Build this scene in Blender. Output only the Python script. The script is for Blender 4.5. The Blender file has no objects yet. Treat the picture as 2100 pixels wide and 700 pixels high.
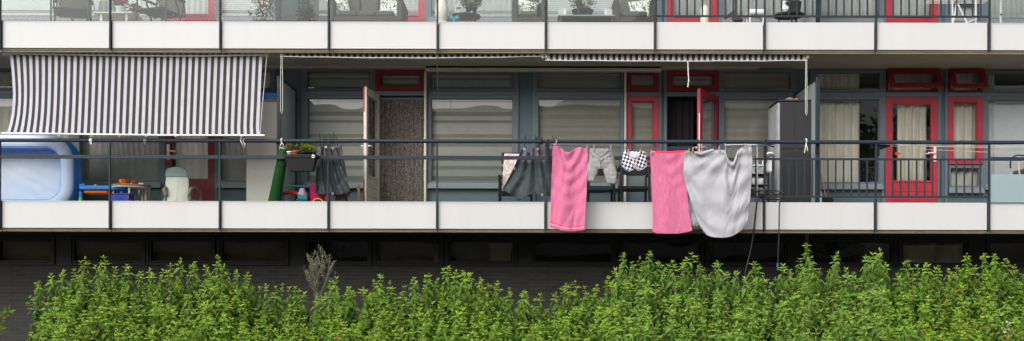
import bpy, math, random
import numpy as np
from mathutils import Vector, Matrix, noise
random.seed(7)
rng = np.random.default_rng(11)
PI = math.pi
scene = bpy.context.scene
C = scene.collection

# ------------------------------------------------------------------ survey
# The facade was surveyed from the photograph: distance 16 m, 132 px per metre at the
# front plane of the balconies (Y = 0), eye height 1.6 m.
D, S, CX, CY, EZ, ROLL = 16.0, 132.0, 1090.0, 580.0, 1.6, 0.0023
WALL = 1.5                       # depth of the window wall behind the balcony front
FLOOR = 2.72                     # balcony floor
STOREY = 2.796
def kk(Y): return (D + Y) / (S * D)
def P(px, py, Y):
    dx, dy = px - CX, py - CY
    return Vector(((dx + dy * ROLL) * kk(Y), Y, EZ - (dy - dx * ROLL) * kk(Y)))
def PX(px, Y, py=300): return P(px, py, Y).x
def ZL(py, Y): return EZ + (CY - py) * kk(Y)      # level heights (row measured at px 1090)
def FX(px): return PX(px, WALL)
def FZ(py): return ZL(py, WALL)

# ------------------------------------------------------------------ materials
MATS = {}
def pm(name, col, rough=0.6, var=0.08, scale=6.0, bump=0.0, bscale=60.0, metal=0.0, spec=0.4,
       streak=False, trans=0.0, attr=None, sheen=0.0, dirt=0.0):
    m = bpy.data.materials.new(name); m.use_nodes = True
    nt = m.node_tree; N = nt.nodes; L = nt.links
    b = N['Principled BSDF']
    b.inputs['Roughness'].default_value = rough
    b.inputs['Metallic'].default_value = metal
    b.inputs['Specular IOR Level'].default_value = spec
    if sheen: b.inputs['Sheen Weight'].default_value = sheen
    tc = N.new('ShaderNodeTexCoord')
    vec = tc.outputs['Object']
    if streak:
        mp = N.new('ShaderNodeMapping'); mp.inputs['Scale'].default_value = (1, 1, 0.12)
        L.new(vec, mp.inputs['Vector']); vec = mp.outputs['Vector']
    nz = N.new('ShaderNodeTexNoise'); nz.inputs['Scale'].default_value = scale
    nz.inputs['Detail'].default_value = 6; nz.inputs['Roughness'].default_value = 0.65
    L.new(vec, nz.inputs['Vector'])
    mr = N.new('ShaderNodeMapRange'); mr.inputs['From Min'].default_value = 0.3; mr.inputs['From Max'].default_value = 0.7
    mr.inputs['To Min'].default_value = 1 - var; mr.inputs['To Max'].default_value = 1 + var
    L.new(nz.outputs['Fac'], mr.inputs['Value'])
    mx = N.new('ShaderNodeMix'); mx.data_type = 'RGBA'; mx.blend_type = 'MULTIPLY'; mx.inputs[0].default_value = 1
    if attr:
        at = N.new('ShaderNodeAttribute'); at.attribute_name = attr
        L.new(at.outputs['Color'], mx.inputs[6])
    else:
        mx.inputs[6].default_value = (*col, 1)
    L.new(mr.outputs['Result'], mx.inputs[7])
    colout = mx.outputs[2]
    if dirt:
        n2 = N.new('ShaderNodeTexNoise'); n2.inputs['Scale'].default_value = 2.2; n2.inputs['Detail'].default_value = 9
        mp2 = N.new('ShaderNodeMapping'); mp2.inputs['Scale'].default_value = (2.5, 1, 0.25)
        L.new(tc.outputs['Object'], mp2.inputs['Vector']); L.new(mp2.outputs['Vector'], n2.inputs['Vector'])
        r2 = N.new('ShaderNodeMapRange'); r2.inputs['From Min'].default_value = 0.5; r2.inputs['From Max'].default_value = 0.8
        r2.inputs['To Min'].default_value = 0; r2.inputs['To Max'].default_value = dirt
        L.new(n2.outputs['Fac'], r2.inputs['Value'])
        m2 = N.new('ShaderNodeMix'); m2.data_type = 'RGBA'
        L.new(r2.outputs['Result'], m2.inputs[0]); L.new(colout, m2.inputs[6]); m2.inputs[7].default_value = (0.28, 0.25, 0.2, 1)
        colout = m2.outputs[2]
    L.new(colout, b.inputs['Base Color'])
    rr = N.new('ShaderNodeMapRange'); rr.inputs['To Min'].default_value = max(0.02, rough - 0.08); rr.inputs['To Max'].default_value = min(1, rough + 0.08)
    L.new(nz.outputs['Fac'], rr.inputs['Value']); L.new(rr.outputs['Result'], b.inputs['Roughness'])
    if bump:
        n3 = N.new('ShaderNodeTexNoise'); n3.inputs['Scale'].default_value = bscale; n3.inputs['Detail'].default_value = 4
        L.new(tc.outputs['Object'], n3.inputs['Vector'])
        bp = N.new('ShaderNodeBump'); bp.inputs['Strength'].default_value = bump; bp.inputs['Distance'].default_value = 0.01
        L.new(n3.outputs['Fac'], bp.inputs['Height']); L.new(bp.outputs['Normal'], b.inputs['Normal'])
    if trans:
        tl = N.new('ShaderNodeBsdfTranslucent'); L.new(colout, tl.inputs['Color'])
        ms = N.new('ShaderNodeMixShader'); ms.inputs[0].default_value = trans
        out = N['Material Output']
        L.new(b.outputs['BSDF'], ms.inputs[1]); L.new(tl.outputs['BSDF'], ms.inputs[2]); L.new(ms.outputs['Shader'], out.inputs['Surface'])
    MATS[name] = m
    return m

def glass(name, tint=(0.9, 0.95, 0.93), boost=1.0, frost=0.0, fcol=(0.6, 0.68, 0.7)):
    m = bpy.data.materials.new(name); m.use_nodes = True
    nt = m.node_tree; N = nt.nodes; L = nt.links
    N.remove(N['Principled BSDF']); out = N['Material Output']
    tr = N.new('ShaderNodeBsdfTransparent'); tr.inputs['Color'].default_value = (*tint, 1)
    gl = N.new('ShaderNodeBsdfGlossy'); gl.inputs['Roughness'].default_value = 0.01
    fr = N.new('ShaderNodeFresnel'); fr.inputs['IOR'].default_value = 1.5
    mu = N.new('ShaderNodeMath'); mu.operation = 'MULTIPLY'; mu.inputs[1].default_value = boost
    L.new(fr.outputs[0], mu.inputs[0])
    # old panes are never quite flat: a faint waviness of the reflection
    tc = N.new('ShaderNodeTexCoord'); nz = N.new('ShaderNodeTexNoise'); nz.inputs['Scale'].default_value = 1.3; nz.inputs['Detail'].default_value = 1
    L.new(tc.outputs['Object'], nz.inputs['Vector'])
    bp = N.new('ShaderNodeBump'); bp.inputs['Strength'].default_value = 0.12; bp.inputs['Distance'].default_value = 0.02
    L.new(nz.outputs['Fac'], bp.inputs['Height']); L.new(bp.outputs['Normal'], gl.inputs['Normal'])
    base = tr
    if frost:
        df = N.new('ShaderNodeBsdfDiffuse'); df.inputs['Color'].default_value = (*fcol, 1)
        tl = N.new('ShaderNodeBsdfTranslucent'); tl.inputs['Color'].default_value = (*fcol, 1)
        m1 = N.new('ShaderNodeMixShader'); m1.inputs[0].default_value = 0.5 if frost < .9 else 0.22
        L.new(df.outputs[0], m1.inputs[1]); L.new(tl.outputs[0], m1.inputs[2])
        m2 = N.new('ShaderNodeMixShader'); m2.inputs[0].default_value = frost
        L.new(tr.outputs[0], m2.inputs[1]); L.new(m1.outputs[0], m2.inputs[2]); base = m2
    ms = N.new('ShaderNodeMixShader')
    L.new(mu.outputs[0], ms.inputs[0]); L.new(base.outputs[0], ms.inputs[1]); L.new(gl.outputs[0], ms.inputs[2])
    L.new(ms.outputs[0], out.inputs['Surface'])
    MATS[name] = m
    return m

def banded(name, ca, cb, period, duty, seedscale=0.9, trans=0.15):
    """zebra roller blind: alternating dense and sheer bands, unevenly spaced"""
    m = pm(name, ca, rough=0.85, var=0.07, scale=9)
    nt = m.node_tree; N = nt.nodes; L = nt.links; b = N['Principled BSDF']
    tc = [n for n in N if n.type == 'TEX_COORD'][0]
    sx = N.new('ShaderNodeSeparateXYZ'); L.new(tc.outputs['Object'], sx.inputs[0])
    nz = N.new('ShaderNodeTexNoise'); nz.noise_dimensions = '1D'; nz.inputs['Scale'].default_value = seedscale
    L.new(sx.outputs['Z'], nz.inputs['W'])
    ad = N.new('ShaderNodeMath'); ad.operation = 'MULTIPLY_ADD'; ad.inputs[1].default_value = period * 2.2
    L.new(nz.outputs['Fac'], ad.inputs[0]); L.new(sx.outputs['Z'], ad.inputs[2])
    dv = N.new('ShaderNodeMath'); dv.operation = 'DIVIDE'; dv.inputs[1].default_value = period; L.new(ad.outputs[0], dv.inputs[0])
    fc = N.new('ShaderNodeMath'); fc.operation = 'FRACT'; L.new(dv.outputs[0], fc.inputs[0])
    gt = N.new('ShaderNodeMapRange'); gt.inputs['From Min'].default_value = duty - 0.05; gt.inputs['From Max'].default_value = duty + 0.05; L.new(fc.outputs[0], gt.inputs['Value'])
    mixn = [n for n in N if n.type == 'MIX'][0]
    m2 = N.new('ShaderNodeMix'); m2.data_type = 'RGBA'
    m2.inputs[6].default_value = (*ca, 1); m2.inputs[7].default_value = (*cb, 1)
    L.new(gt.outputs[0], m2.inputs[0]); L.new(m2.outputs[2], mixn.inputs[6])
    return m

def pattern(name, ca, cb, scale, thr, kind='noise'):
    """two-colour printed cloth"""
    m = pm(name, ca, rough=0.85, var=0.05)
    N = m.node_tree.nodes; L = m.node_tree.links
    tc = [n for n in N if n.type == 'TEX_COORD'][0]
    if kind == 'noise':
        t = N.new('ShaderNodeTexNoise'); t.inputs['Scale'].default_value = scale; t.inputs['Detail'].default_value = 2; t.inputs['Distortion'].default_value = 1.6
        o = t.outputs['Fac']
    elif kind == 'check':
        t = N.new('ShaderNodeTexChecker'); t.inputs['Scale'].default_value = scale
        mpr = N.new('ShaderNodeMapping'); mpr.inputs['Rotation'].default_value = (0, 0.45, 0); mpr.inputs['Scale'].default_value = (1, .02, 1); L.new(tc.outputs['Object'], mpr.inputs['Vector'])
        o = t.outputs['Fac']
    else:
        t = N.new('ShaderNodeTexVoronoi'); t.feature = 'DISTANCE_TO_EDGE'; t.inputs['Scale'].default_value = scale
        o = t.outputs['Distance']
    L.new(mpr.outputs['Vector'] if kind == 'check' else tc.outputs['Object'], t.inputs['Vector'])
    g = N.new('ShaderNodeMapRange'); g.inputs['From Min'].default_value = thr - 0.03; g.inputs['From Max'].default_value = thr + 0.03
    L.new(o, g.inputs['Value'])
    mixn = [n for n in N if n.type == 'MIX'][0]
    m2 = N.new('ShaderNodeMix'); m2.data_type = 'RGBA'; m2.inputs[6].default_value = (*ca, 1); m2.inputs[7].default_value = (*cb, 1)
    L.new(g.outputs[0], m2.inputs[0]); L.new(m2.outputs[2], mixn.inputs[6])
    return m

def brick(name, ca, cb, mortar):
    m = pm(name, ca, rough=0.85, var=0.1)
    N = m.node_tree.nodes; L = m.node_tree.links
    tc = [n for n in N if n.type == 'TEX_COORD'][0]
    sx = N.new('ShaderNodeSeparateXYZ'); cx = N.new('ShaderNodeCombineXYZ')
    L.new(tc.outputs['Object'], sx.inputs[0]); L.new(sx.outputs['X'], cx.inputs['X']); L.new(sx.outputs['Z'], cx.inputs['Y'])
    t = N.new('ShaderNodeTexBrick'); t.inputs['Color1'].default_value = (*ca, 1); t.inputs['Color2'].default_value = (*cb, 1); t.inputs['Mortar'].default_value = (*mortar, 1)
    t.inputs['Scale'].default_value = 1; t.inputs['Brick Width'].default_value = 0.22; t.inputs['Row Height'].default_value = 0.0625; t.inputs['Mortar Size'].default_value = 0.006
    L.new(cx.outputs[0], t.inputs['Vector'])
    mixn = [n for n in N if n.type == 'MIX'][0]
    L.new(t.outputs['Color'], mixn.inputs[6])
    b = N['Principled BSDF']; bp = N.new('ShaderNodeBump'); bp.inputs['Strength'].default_value = 0.6; bp.inputs['Distance'].default_value = 0.006; bp.invert = True
    L.new(t.outputs['Fac'], bp.inputs['Height']); L.new(bp.outputs['Normal'], b.inputs['Normal'])
    return m

M = MATS
pm('fascia_white', (0.575, 0.572, 0.575), 0.45, 0.02, 1.5, streak=True, dirt=0.07)
pm('concrete_soffit', (0.42, 0.39, 0.32), 0.9, 0.12, 3, bump=0.2)
pm('drip_edge', (0.34, 0.30, 0.20), 0.7, 0.15, 8, streak=True)
pm('pad_navy', (0.02,0.04,0.07), 0.8)
pm('floor_concrete', (0.30, 0.29, 0.27), 0.85, 0.12, 4)
pm('rail_grey', (0.023, 0.034, 0.045), 0.5, 0.08, 12, spec=0.25)
pm('frame_grey', (0.118, 0.148, 0.175), 0.5, 0.06, 8)
pm('wall_grey', (0.088, 0.122, 0.150), 0.6, 0.08, 5)
pm('sill_grey', (0.20, 0.235, 0.26), 0.5, 0.06, 8)
pm('red_paint', (0.38, 0.028, 0.048), 0.42, 0.16, 5, dirt=0.08)
pm('red_shaded', (0.20, 0.012, 0.018), 0.5, 0.10, 7)  # the red paint again, darkened to stand for shade under soffit and awning
pm('cream_paint', (0.62, 0.58, 0.50), 0.5, 0.06, 8)
pm('wood', (0.42, 0.25, 0.11), 0.6, 0.2, 14, streak=True)
pm('white_paint', (0.78, 0.78, 0.76), 0.4, 0.04, 8)
pm('alu', (0.72, 0.72, 0.71), 0.35, 0.05, 10, metal=0.3)
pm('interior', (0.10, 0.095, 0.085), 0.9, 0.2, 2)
pm('interior_light', (0.55, 0.54, 0.52), 0.9, 0.1, 2)
pm('black_plastic', (0.014, 0.0145, 0.016), 0.65, 0.15, 10, spec=0.25)
pm('rubber_hose', (0.02, 0.022, 0.022), 0.45, 0.2, 15)
pm('stripe_dark', (0.058, 0.046, 0.043), 0.9, 0.12, 9, bump=0.2, bscale=300, trans=0.14)
pm('stripe_light', (0.78, 0.79, 0.87), 0.9, 0.06, 4, bump=0.2, bscale=300, trans=0.46)
pm('cord_white', (0.7, 0.68, 0.62), 0.8)
pm('curtain_beige', (0.82, 0.76, 0.67), 0.9, 0.06, 6)
pm('curtain_white', (0.82, 0.84, 0.86), 0.9, 0.04, 6, trans=0.2)
pm('curtain_lilac', (0.90, 0.91, 0.97), 0.9, 0.04, 6)
pm('curtain_dark', (0.015, 0.013, 0.016), 0.9)
banded('zebra_blind', (0.58, 0.58, 0.53), (0.34, 0.33, 0.30), 0.19, 0.62, 2.6)
banded('plain_blind', (0.47, 0.44, 0.38), (0.40, 0.375, 0.325), 0.16, 0.55, 2.0)
banded('slat_blind', (0.80, 0.84, 0.88), (0.55, 0.58, 0.63), 0.035, 0.72)
brick('plinth_brick', (0.034, 0.033, 0.031), (0.049, 0.047, 0.044), (0.062, 0.060, 0.056))
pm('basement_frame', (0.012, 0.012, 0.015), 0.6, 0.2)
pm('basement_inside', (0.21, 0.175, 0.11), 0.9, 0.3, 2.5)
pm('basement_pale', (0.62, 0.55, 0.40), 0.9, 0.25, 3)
pm('towel_pink', (0.64, 0.160, 0.300), 0.95, 0.12, 60, bump=0.8, bscale=160, sheen=0.3)
pm('towel_red', (0.75, 0.03, 0.09), 0.95, 0.08, 30)
pm('towel_pale', (0.70, 0.29, 0.40), 0.95, 0.08, 30)
pm('sheet_grey', (0.40, 0.40, 0.43), 0.9, 0.03, 8, bump=0.10, bscale=34)
pm('denim_grey', (0.315, 0.31, 0.305), 0.95, 0.26, 16, bump=0.4, bscale=120)
pattern('shorts_print', (0.015, 0.015, 0.035), (0.74, 0.74, 0.84), 27, 0.5, 'check')
pm('shorts_inner', (0.62, 0.62, 0.74), 0.9)
pm('pale_pink', (0.72, 0.5, 0.55), 0.9)
pm('peg_wood', (0.45, 0.30, 0.16), 0.7, 0.15, 20)
pm('line_blue', (0.05, 0.09, 0.17), 0.6)
pm('tarp', (0.085, 0.098, 0.11), 0.55, 0.25, 9, bump=0.4, bscale=40)
pm('tarp_inner', (0.16, 0.14, 0.17), 0.6, 0.15, 9)  # tarp coloured paler above the mid rail, where no glass dims it
pm('metal_ring', (0.75, 0.75, 0.75), 0.3, metal=0.8)
pm('turf_green', (0.014, 0.085, 0.016), 0.95, 0.25, 60, bump=0.8, bscale=200)
pm('turf_back', (0.02, 0.022, 0.022), 0.8)
pm('pool_blue', (0.05, 0.28, 0.74), 0.35, 0.05, 5)
pm('pool_lilac', (0.55, 0.63, 0.86), 0.35, 0.04, 5)
pm('pool_floor', (0.68, 0.72, 0.82), 0.45, 0.04, 6, bump=0.5, bscale=9)
pm('toy_blue', (0.03, 0.22, 0.68), 0.4)
pm('toy_orange', (0.85, 0.16, 0.015), 0.4)
pm('toy_red', (0.62, 0.02, 0.02), 0.4)
pm('toy_green', (0.10, 0.52, 0.08), 0.4)
pm('connector_teal', (0.025, 0.13, 0.14), 0.4)
pm('toy_teal', (0.06, 0.36, 0.45), 0.4)
pm('toy_pink', (0.75, 0.03, 0.20), 0.4)
pm('toy_violet', (0.05, 0.06, 0.42), 0.4)
pm('toy_yellow', (0.65, 0.6, 0.03), 0.4)
pm('lilac_cloth', (0.6, 0.5, 0.66), 0.9)
pm('leather_beige', (0.70, 0.67, 0.58), 0.55, 0.06, 7, bump=0.2)
pm('headrest_teal', (0.30, 0.38, 0.39), 0.9, 0.08)
pm('arm_wood', (0.30, 0.25, 0.19), 0.6, 0.1)
pm('cupboard_cream', (0.60, 0.55, 0.50), 0.55, 0.03, 2)
pm('cushion_floral', (0.62, 0.42, 0.40), 0.9)
pattern('cushion_leaf', (0.62, 0.44, 0.42), (0.76, 0.68, 0.66), 16, 0.55)
pattern('cushion_bw', (0.05, 0.05, 0.045), (0.80, 0.79, 0.75), 24, 0.46)
pm('wicker_black', (0.022, 0.021, 0.021), 0.6, 0.25, 60, bump=0.5, bscale=120)
pm('wicker_brown', (0.060, 0.054, 0.046), 0.7, 0.25, 60, bump=0.5, bscale=120)
pm('mesh_fabric', (0.095, 0.09, 0.082), 0.8, 0.1, 40)
pm('locker_dark', (0.022, 0.021, 0.023), 0.6, 0.08, 8)
pm('locker_light', (0.34, 0.35, 0.37), 0.5, 0.05, 8)
pm('terracotta', (0.5, 0.13, 0.045), 0.8)
pm('pot_white', (0.75, 0.74, 0.72), 0.4)
pm('pot_grey', (0.075, 0.078, 0.082), 0.6)
pm('pot_dark', (0.05, 0.045, 0.04), 0.6)
pm('soil', (0.035, 0.024, 0.016), 0.95, 0.3, 20)
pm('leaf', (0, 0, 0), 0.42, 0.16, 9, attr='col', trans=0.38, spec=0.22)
pm('petal', (0, 0, 0), 0.7, 0.1, 9, attr='col', trans=0.25)
pm('stem_brown', (0.14, 0.075, 0.03), 0.7, 0.2, 20)
pm('stem_grey', (0.20, 0.17, 0.13), 0.8, 0.2, 20)
pm('bark', (0.09, 0.07, 0.05), 0.9, 0.3, 8, bump=0.5)
pm('ground_soil', (0.05, 0.045, 0.03), 0.95, 0.3, 3)
pm('bounce_pale', (0.36,0.35,0.33), 0.9, 0.1, 2)
pm('lawn', (0.05, 0.085, 0.025), 0.95, 0.3, 3)
pm('opp_wall', (0.42, 0.41, 0.39), 0.8, 0.1, 1)
pm('opp_window', (0.06, 0.065, 0.07), 0.2, 0.1, 1)
pm('bead_dark', (0.13, 0.105, 0.090), 0.8, 0.4, 55)
pm('bead_tan', (0.26, 0.215, 0.18), 0.8, 0.3, 55)
pm('bead_grey', (0.20, 0.175, 0.155), 0.8, 0.3, 55)
pm('plaster_hat', (0.24, 0.20, 0.18), 0.9, 0.3, 40)
pm('sticker_blue', (0.05, 0.2, 0.45), 0.5)
pm('basket_weave', (0.7, 0.7, 0.72), 0.6)
pm('teal_cloth', (0.05, 0.5, 0.5), 0.8)
glass('window_glass', (0.95, 0.97, 0.95), 1.6)
glass('screen_glass', (0.95, 0.98, 0.97), 0.5)
glass('frosted', (0.9, 0.95, 0.95), 1.0, 0.88, (0.82, 0.98, 0.98))
glass('frosted_pale', (0.9, 0.95, 0.95), 1.2, 0.93, (0.40, 0.51, 0.55))
glass('basement_glass', (0.75, 0.75, 0.70), 1.0)

# ------------------------------------------------------------------ mesh helpers
class MB:
    def __init__(s): s.v = []; s.f = []; s.m = []; s.s = []
    def add(s, vs, fs, mi=0, sm=False):
        o = len(s.v); s.v.extend([tuple(v) for v in vs])
        for f in fs: s.f.append(tuple(i + o for i in f)); s.m.append(mi); s.s.append(sm)
        return s
    def box(s, x0, x1, y0, y1, z0, z1, mi=0):
        x0, x1 = min(x0, x1), max(x0, x1); z0, z1 = min(z0, z1), max(z0, z1); y0, y1 = min(y0, y1), max(y0, y1)
        return s.add([(x0,y0,z0),(x1,y0,z0),(x1,y1,z0),(x0,y1,z0),(x0,y0,z1),(x1,y0,z1),(x1,y1,z1),(x0,y1,z1)],
              [(0,3,2,1),(4,5,6,7),(0,1,5,4),(1,2,6,5),(2,3,7,6),(3,0,4,7)], mi)
    def obox(s, c, half, mat, mi=0):
        c = Vector(c); vs = []
        for sz in (-1, 1):
            for sx, sy in ((-1,-1),(1,-1),(1,1),(-1,1)):
                vs.append(c + mat @ Vector((sx*half[0], sy*half[1], sz*half[2])))
        return s.add(vs, [(0,3,2,1),(4,5,6,7),(0,1,5,4),(1,2,6,5),(2,3,7,6),(3,0,4,7)], mi)
    def bar(s, a, b, w, h, mi=0):
        a, b = Vector(a), Vector(b); d = (b - a); L = d.length; d.normalize()
        up = Vector((0,0,1)) if abs(d.z) < 0.95 else Vector((0,1,0))
        sd = d.cross(up).normalized(); up = sd.cross(d)
        m = Matrix((d, sd, up)).transposed()
        return s.obox((a + b) / 2, (L/2, w/2, h/2), m, mi)
    def tube(s, pts, r, n=8, mi=0, caps=True, flat=1.0):
        pts = [Vector(p) for p in pts]; k = len(pts); vs = []
        rs = r if isinstance(r, (list, tuple)) else [r] * k
        t0 = (pts[1] - pts[0]).normalized()
        ref = Vector((0,0,1)) if abs(t0.z) < 0.9 else Vector((0,1,0))
        u = t0.cross(ref).normalized()
        for i, p in enumerate(pts):
            t = (pts[min(i+1, k-1)] - pts[max(i-1, 0)]).normalized()
            u = (u - t * u.dot(t))
            if u.length < 1e-6: u = t.orthogonal()
            u.normalize(); w = t.cross(u)
            for j in range(n):
                a = 2*PI*j/n; vs.append(p + (u*math.cos(a) + w*math.sin(a)*flat) * rs[i])
        fs = [(i*n+j, i*n+(j+1)%n, (i+1)*n+(j+1)%n, (i+1)*n+j) for i in range(k-1) for j in range(n)]
        s.add(vs, fs, mi, True)
        if caps: s.add([vs[j] for j in range(n)], [tuple(reversed(range(n)))], mi); s.add([vs[(k-1)*n+j] for j in range(n)], [tuple(range(n))], mi)
        return s
    def lathe(s, prof, c, n=18, mi=0, sq=1.0):
        c = Vector(c); vs = []
        for r, z in prof:
            for j in range(n):
                a = 2*PI*j/n; vs.append(c + Vector((r*math.cos(a), r*sq*math.sin(a), z)))
        k = len(prof)
        fs = [(i*n+j, i*n+(j+1)%n, (i+1)*n+(j+1)%n, (i+1)*n+j) for i in range(k-1) for j in range(n)]
        s.add(vs, fs, mi, True)
        s.add(vs[:n], [tuple(reversed(range(n)))], mi); s.add(vs[-n:], [tuple(range(n))], mi)
        return s
    def prism(s, poly, y0, y1, mi=0):
        n = len(poly)
        vs = [(x, y0, z) for x, z in poly] + [(x, y1, z) for x, z in poly]
        return s.add(vs, [tuple(range(n)), tuple(reversed(range(n, 2*n)))] + [(i, i+n, (i+1)%n+n, (i+1)%n) for i in range(n)], mi)
    def grid(s, fn, nu, nv, mi=0, sm=True, mf=None):
        vs = [fn(i/nu, j/nv) for j in range(nv+1) for i in range(nu+1)]
        o = len(s.v); s.v.extend([tuple(v) for v in vs])
        for j in range(nv):
            for i in range(nu):
                a = o + j*(nu+1) + i
                s.f.append((a, a+1, a+nu+2, a+nu+1)); s.m.append(mf((i+.5)/nu, (j+.5)/nv) if mf else mi); s.s.append(sm)
        return s
    def ball(s, c, r, n=12, mi=0):
        c = Vector(c); r = (r, r, r) if not isinstance(r, (tuple, list)) else r
        def f(u, v):
            a, b = 2*PI*u, PI*v
            return c + Vector((r[0]*math.cos(a)*math.sin(b), r[1]*math.sin(a)*math.sin(b), -r[2]*math.cos(b)))
        return s.grid(f, n, max(4, n//2), mi)
    def frame(s, x0, x1, z0, z1, w, y0, y1, mi=0):
        l, r, t, b = w if isinstance(w, (tuple, list)) else (w,)*4
        s.box(x0, x0+l, y0, y1, z0, z1, mi); s.box(x1-r, x1, y0, y1, z0, z1, mi)
        s.box(x0+l, x1-r, y0, y1, z1-t, z1, mi); s.box(x0+l, x1-r, y0, y1, z0, z0+b, mi)
        return s
    def xform(s, mat): s.v = [tuple(mat @ Vector(v)) for v in s.v]; return s
    def build(s, name, mats, parent=None, bevel=0.0, solid=0.0, sub=0, label=None):
        me = bpy.data.meshes.new(name); me.from_pydata(s.v, [], s.f)
        if not isinstance(mats, (list, tuple)): mats = [mats]
        for m in mats: me.materials.append(MATS[m])
        me.polygons.foreach_set('material_index', s.m); me.polygons.foreach_set('use_smooth', s.s)
        me.update()
        return link(name, me, parent, bevel, solid, sub, label)

def link(name, me, parent=None, bevel=0, solid=0, sub=0, label=None):
    o = bpy.data.objects.new(name, me); C.objects.link(o)
    if parent is not None:
        o.parent = parent
        if parent.type == 'EMPTY': o.matrix_parent_inverse = Matrix.Translation(parent.location).inverted()
    if bevel:
        b = o.modifiers.new('bevel', 'BEVEL'); b.width = bevel; b.segments = 2; b.limit_method = 'ANGLE'; b.angle_limit = 0.7
    if solid:
        b = o.modifiers.new('solid', 'SOLIDIFY'); b.thickness = solid; b.offset = 0
    if sub:
        b = o.modifiers.new('sub', 'SUBSURF'); b.levels = sub; b.render_levels = sub
    if label: o['label'] = label
    return o

def thing(name, label, cat, loc=(0,0,0), group=None):
    o = bpy.data.objects.new(name, None); C.objects.link(o); o.location = loc; o.empty_display_size = 0.1
    o['label'] = label; o['category'] = cat
    if group: o['group'] = group
    return o
def tag(o, label, cat, group=None):
    o['label'] = label; o['category'] = cat
    if group: o['group'] = group
    return o
def struct(o): o['kind'] = 'structure'; return o
def dup(root, offset, label=None, cat=True):
    """copy of a thing, its parts and their sub-parts, shifted by offset"""
    r = root.copy(); C.objects.link(r); r.location = root.location + Vector(offset)
    if label: r['label'] = label
    for ch in root.children:
        c = ch.copy(); C.objects.link(c); c.parent = r
        for g in ch.children:
            d = g.copy(); C.objects.link(d); d.parent = c
    return r

def leaf_mesh(name, pos, dirv, side, Ln, Wd, col, mat, parent=None, droop=0.35, fold=0.25, label=None):
    """many pointed leaves as one mesh, each with its own size, direction and colour"""
    pos, dirv, side, col = (np.asarray(a, float) for a in (pos, dirv, side, col))
    Ln, Wd = np.asarray(Ln, float)[:, None], np.asarray(Wd, float)[:, None]
    n = len(pos)
    dirv = dirv / np.linalg.norm(dirv, axis=1, keepdims=True)
    side = side - dirv * (side*dirv).sum(1, keepdims=True)
    side = side / (np.linalg.norm(side, axis=1, keepdims=True) + 1e-9)
    nrm = np.cross(side, dirv)
    T = [(0,0),(.32,-.5),(.32,0),(.32,.5),(.68,-.30),(.68,0),(.68,.30),(1,0)]
    dr = np.broadcast_to(np.asarray(droop, float).reshape(-1, 1), (n, 1))
    V = np.zeros((n, 8, 3))
    for i, (t, s) in enumerate(T):
        V[:, i] = pos + dirv*t*Ln + side*s*Wd + nrm*(-dr*t*t*Ln + fold*abs(s)*Wd)
    F = np.array([(0,2,1,-1),(0,3,2,-1),(1,2,5,4),(2,3,6,5),(4,5,7,-1),(5,6,7,-1)])
    loops, starts, tot = [], [], 0
    base = (np.arange(n)*8)[:, None]
    per = []
    for f in F: per.append([x for x in f if x >= 0])
    flat = np.array([x for f in per for x in f]); lens = np.array([len(f) for f in per])
    loopv = (base + flat[None, :]).ravel()
    ltot = np.tile(lens, n); lstart = np.concatenate([[0], np.cumsum(ltot)[:-1]])
    me = bpy.data.meshes.new(name)
    me.vertices.add(n*8); me.vertices.foreach_set('co', V.ravel())
    me.loops.add(len(loopv)); me.loops.foreach_set('vertex_index', loopv.astype(np.int32))
    me.polygons.add(len(ltot)); me.polygons.foreach_set('loop_start', lstart.astype(np.int32))
    try: me.polygons.foreach_set('loop_total', ltot.astype(np.int32))
    except Exception: pass
    me.polygons.foreach_set('use_smooth', np.ones(len(ltot), bool))
    me.update(calc_edges=True); me.validate()
    a = me.color_attributes.new('col', 'FLOAT_COLOR', 'POINT')
    cc = np.ones((n*8, 4)); cc[:, :3] = np.repeat(col, 8, axis=0)
    a.data.foreach_set('color', cc.ravel())
    me.materials.append(MATS[mat])
    return link(name, me, parent, label=label)

def bush_leaves(name, c, r, n, L, col, mat='leaf', parent=None, wr=0.4, up=0.3, var=0.25, shell=0.5, label=None):
    """leaves spread through an ellipsoid"""
    c, r = np.asarray(c), np.asarray(r)
    d = rng.normal(size=(n, 3)); d /= np.linalg.norm(d, axis=1, keepdims=True)
    rad = rng.uniform(shell, 1, (n, 1)) * rng.uniform(0.8, 1.08, (n, 1))
    pos = c + d*rad*r
    dirv = d + rng.normal(size=(n, 3))*0.5 + np.array([0,0,up])
    Ln = L*rng.uniform(0.6, 1.2, n)
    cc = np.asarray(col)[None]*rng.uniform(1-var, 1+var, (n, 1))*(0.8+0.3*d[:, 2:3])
    return leaf_mesh(name, pos, dirv, rng.normal(size=(n, 3)), Ln, Ln*wr, np.clip(cc, 0.002, 1), mat, parent, label=label)

def nz3(x, y, z=0.0): return noise.noise(Vector((x, y, z)))
# ------------------------------------------------------------------ camera, light, sky
cam = bpy.data.cameras.new('camera'); co = bpy.data.objects.new('camera', cam); C.objects.link(co)
co.location = (0, -D, EZ); co.rotation_euler = (PI/2, -ROLL, 0)
cam.sensor_width = 36; cam.lens = S*D*36/2100
cam.shift_x = (1050 - CX)/2100; cam.shift_y = (CY - 350)/2100
cam.clip_end = 3000; scene.camera = co
w = bpy.data.worlds.new("World"); scene.world = w; w.use_nodes = True
nt = w.node_tree; bg = nt.nodes['Background']
sky = nt.nodes.new('ShaderNodeTexSky'); sky.sky_type = 'NISHITA'; sky.sun_disc = False
SUN_EL, SUN_AZ = math.radians(36), math.radians(212)      # azimuth clockwise from +Y
sky.sun_elevation = SUN_EL; sky.sun_rotation = SUN_AZ
sky.air_density = 1.0; sky.dust_density = 6.0; sky.ozone_density = 1.0
hs = nt.nodes.new('ShaderNodeHueSaturation'); hs.inputs['Saturation'].default_value = 0.25     # cloud cover greys the sky
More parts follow.
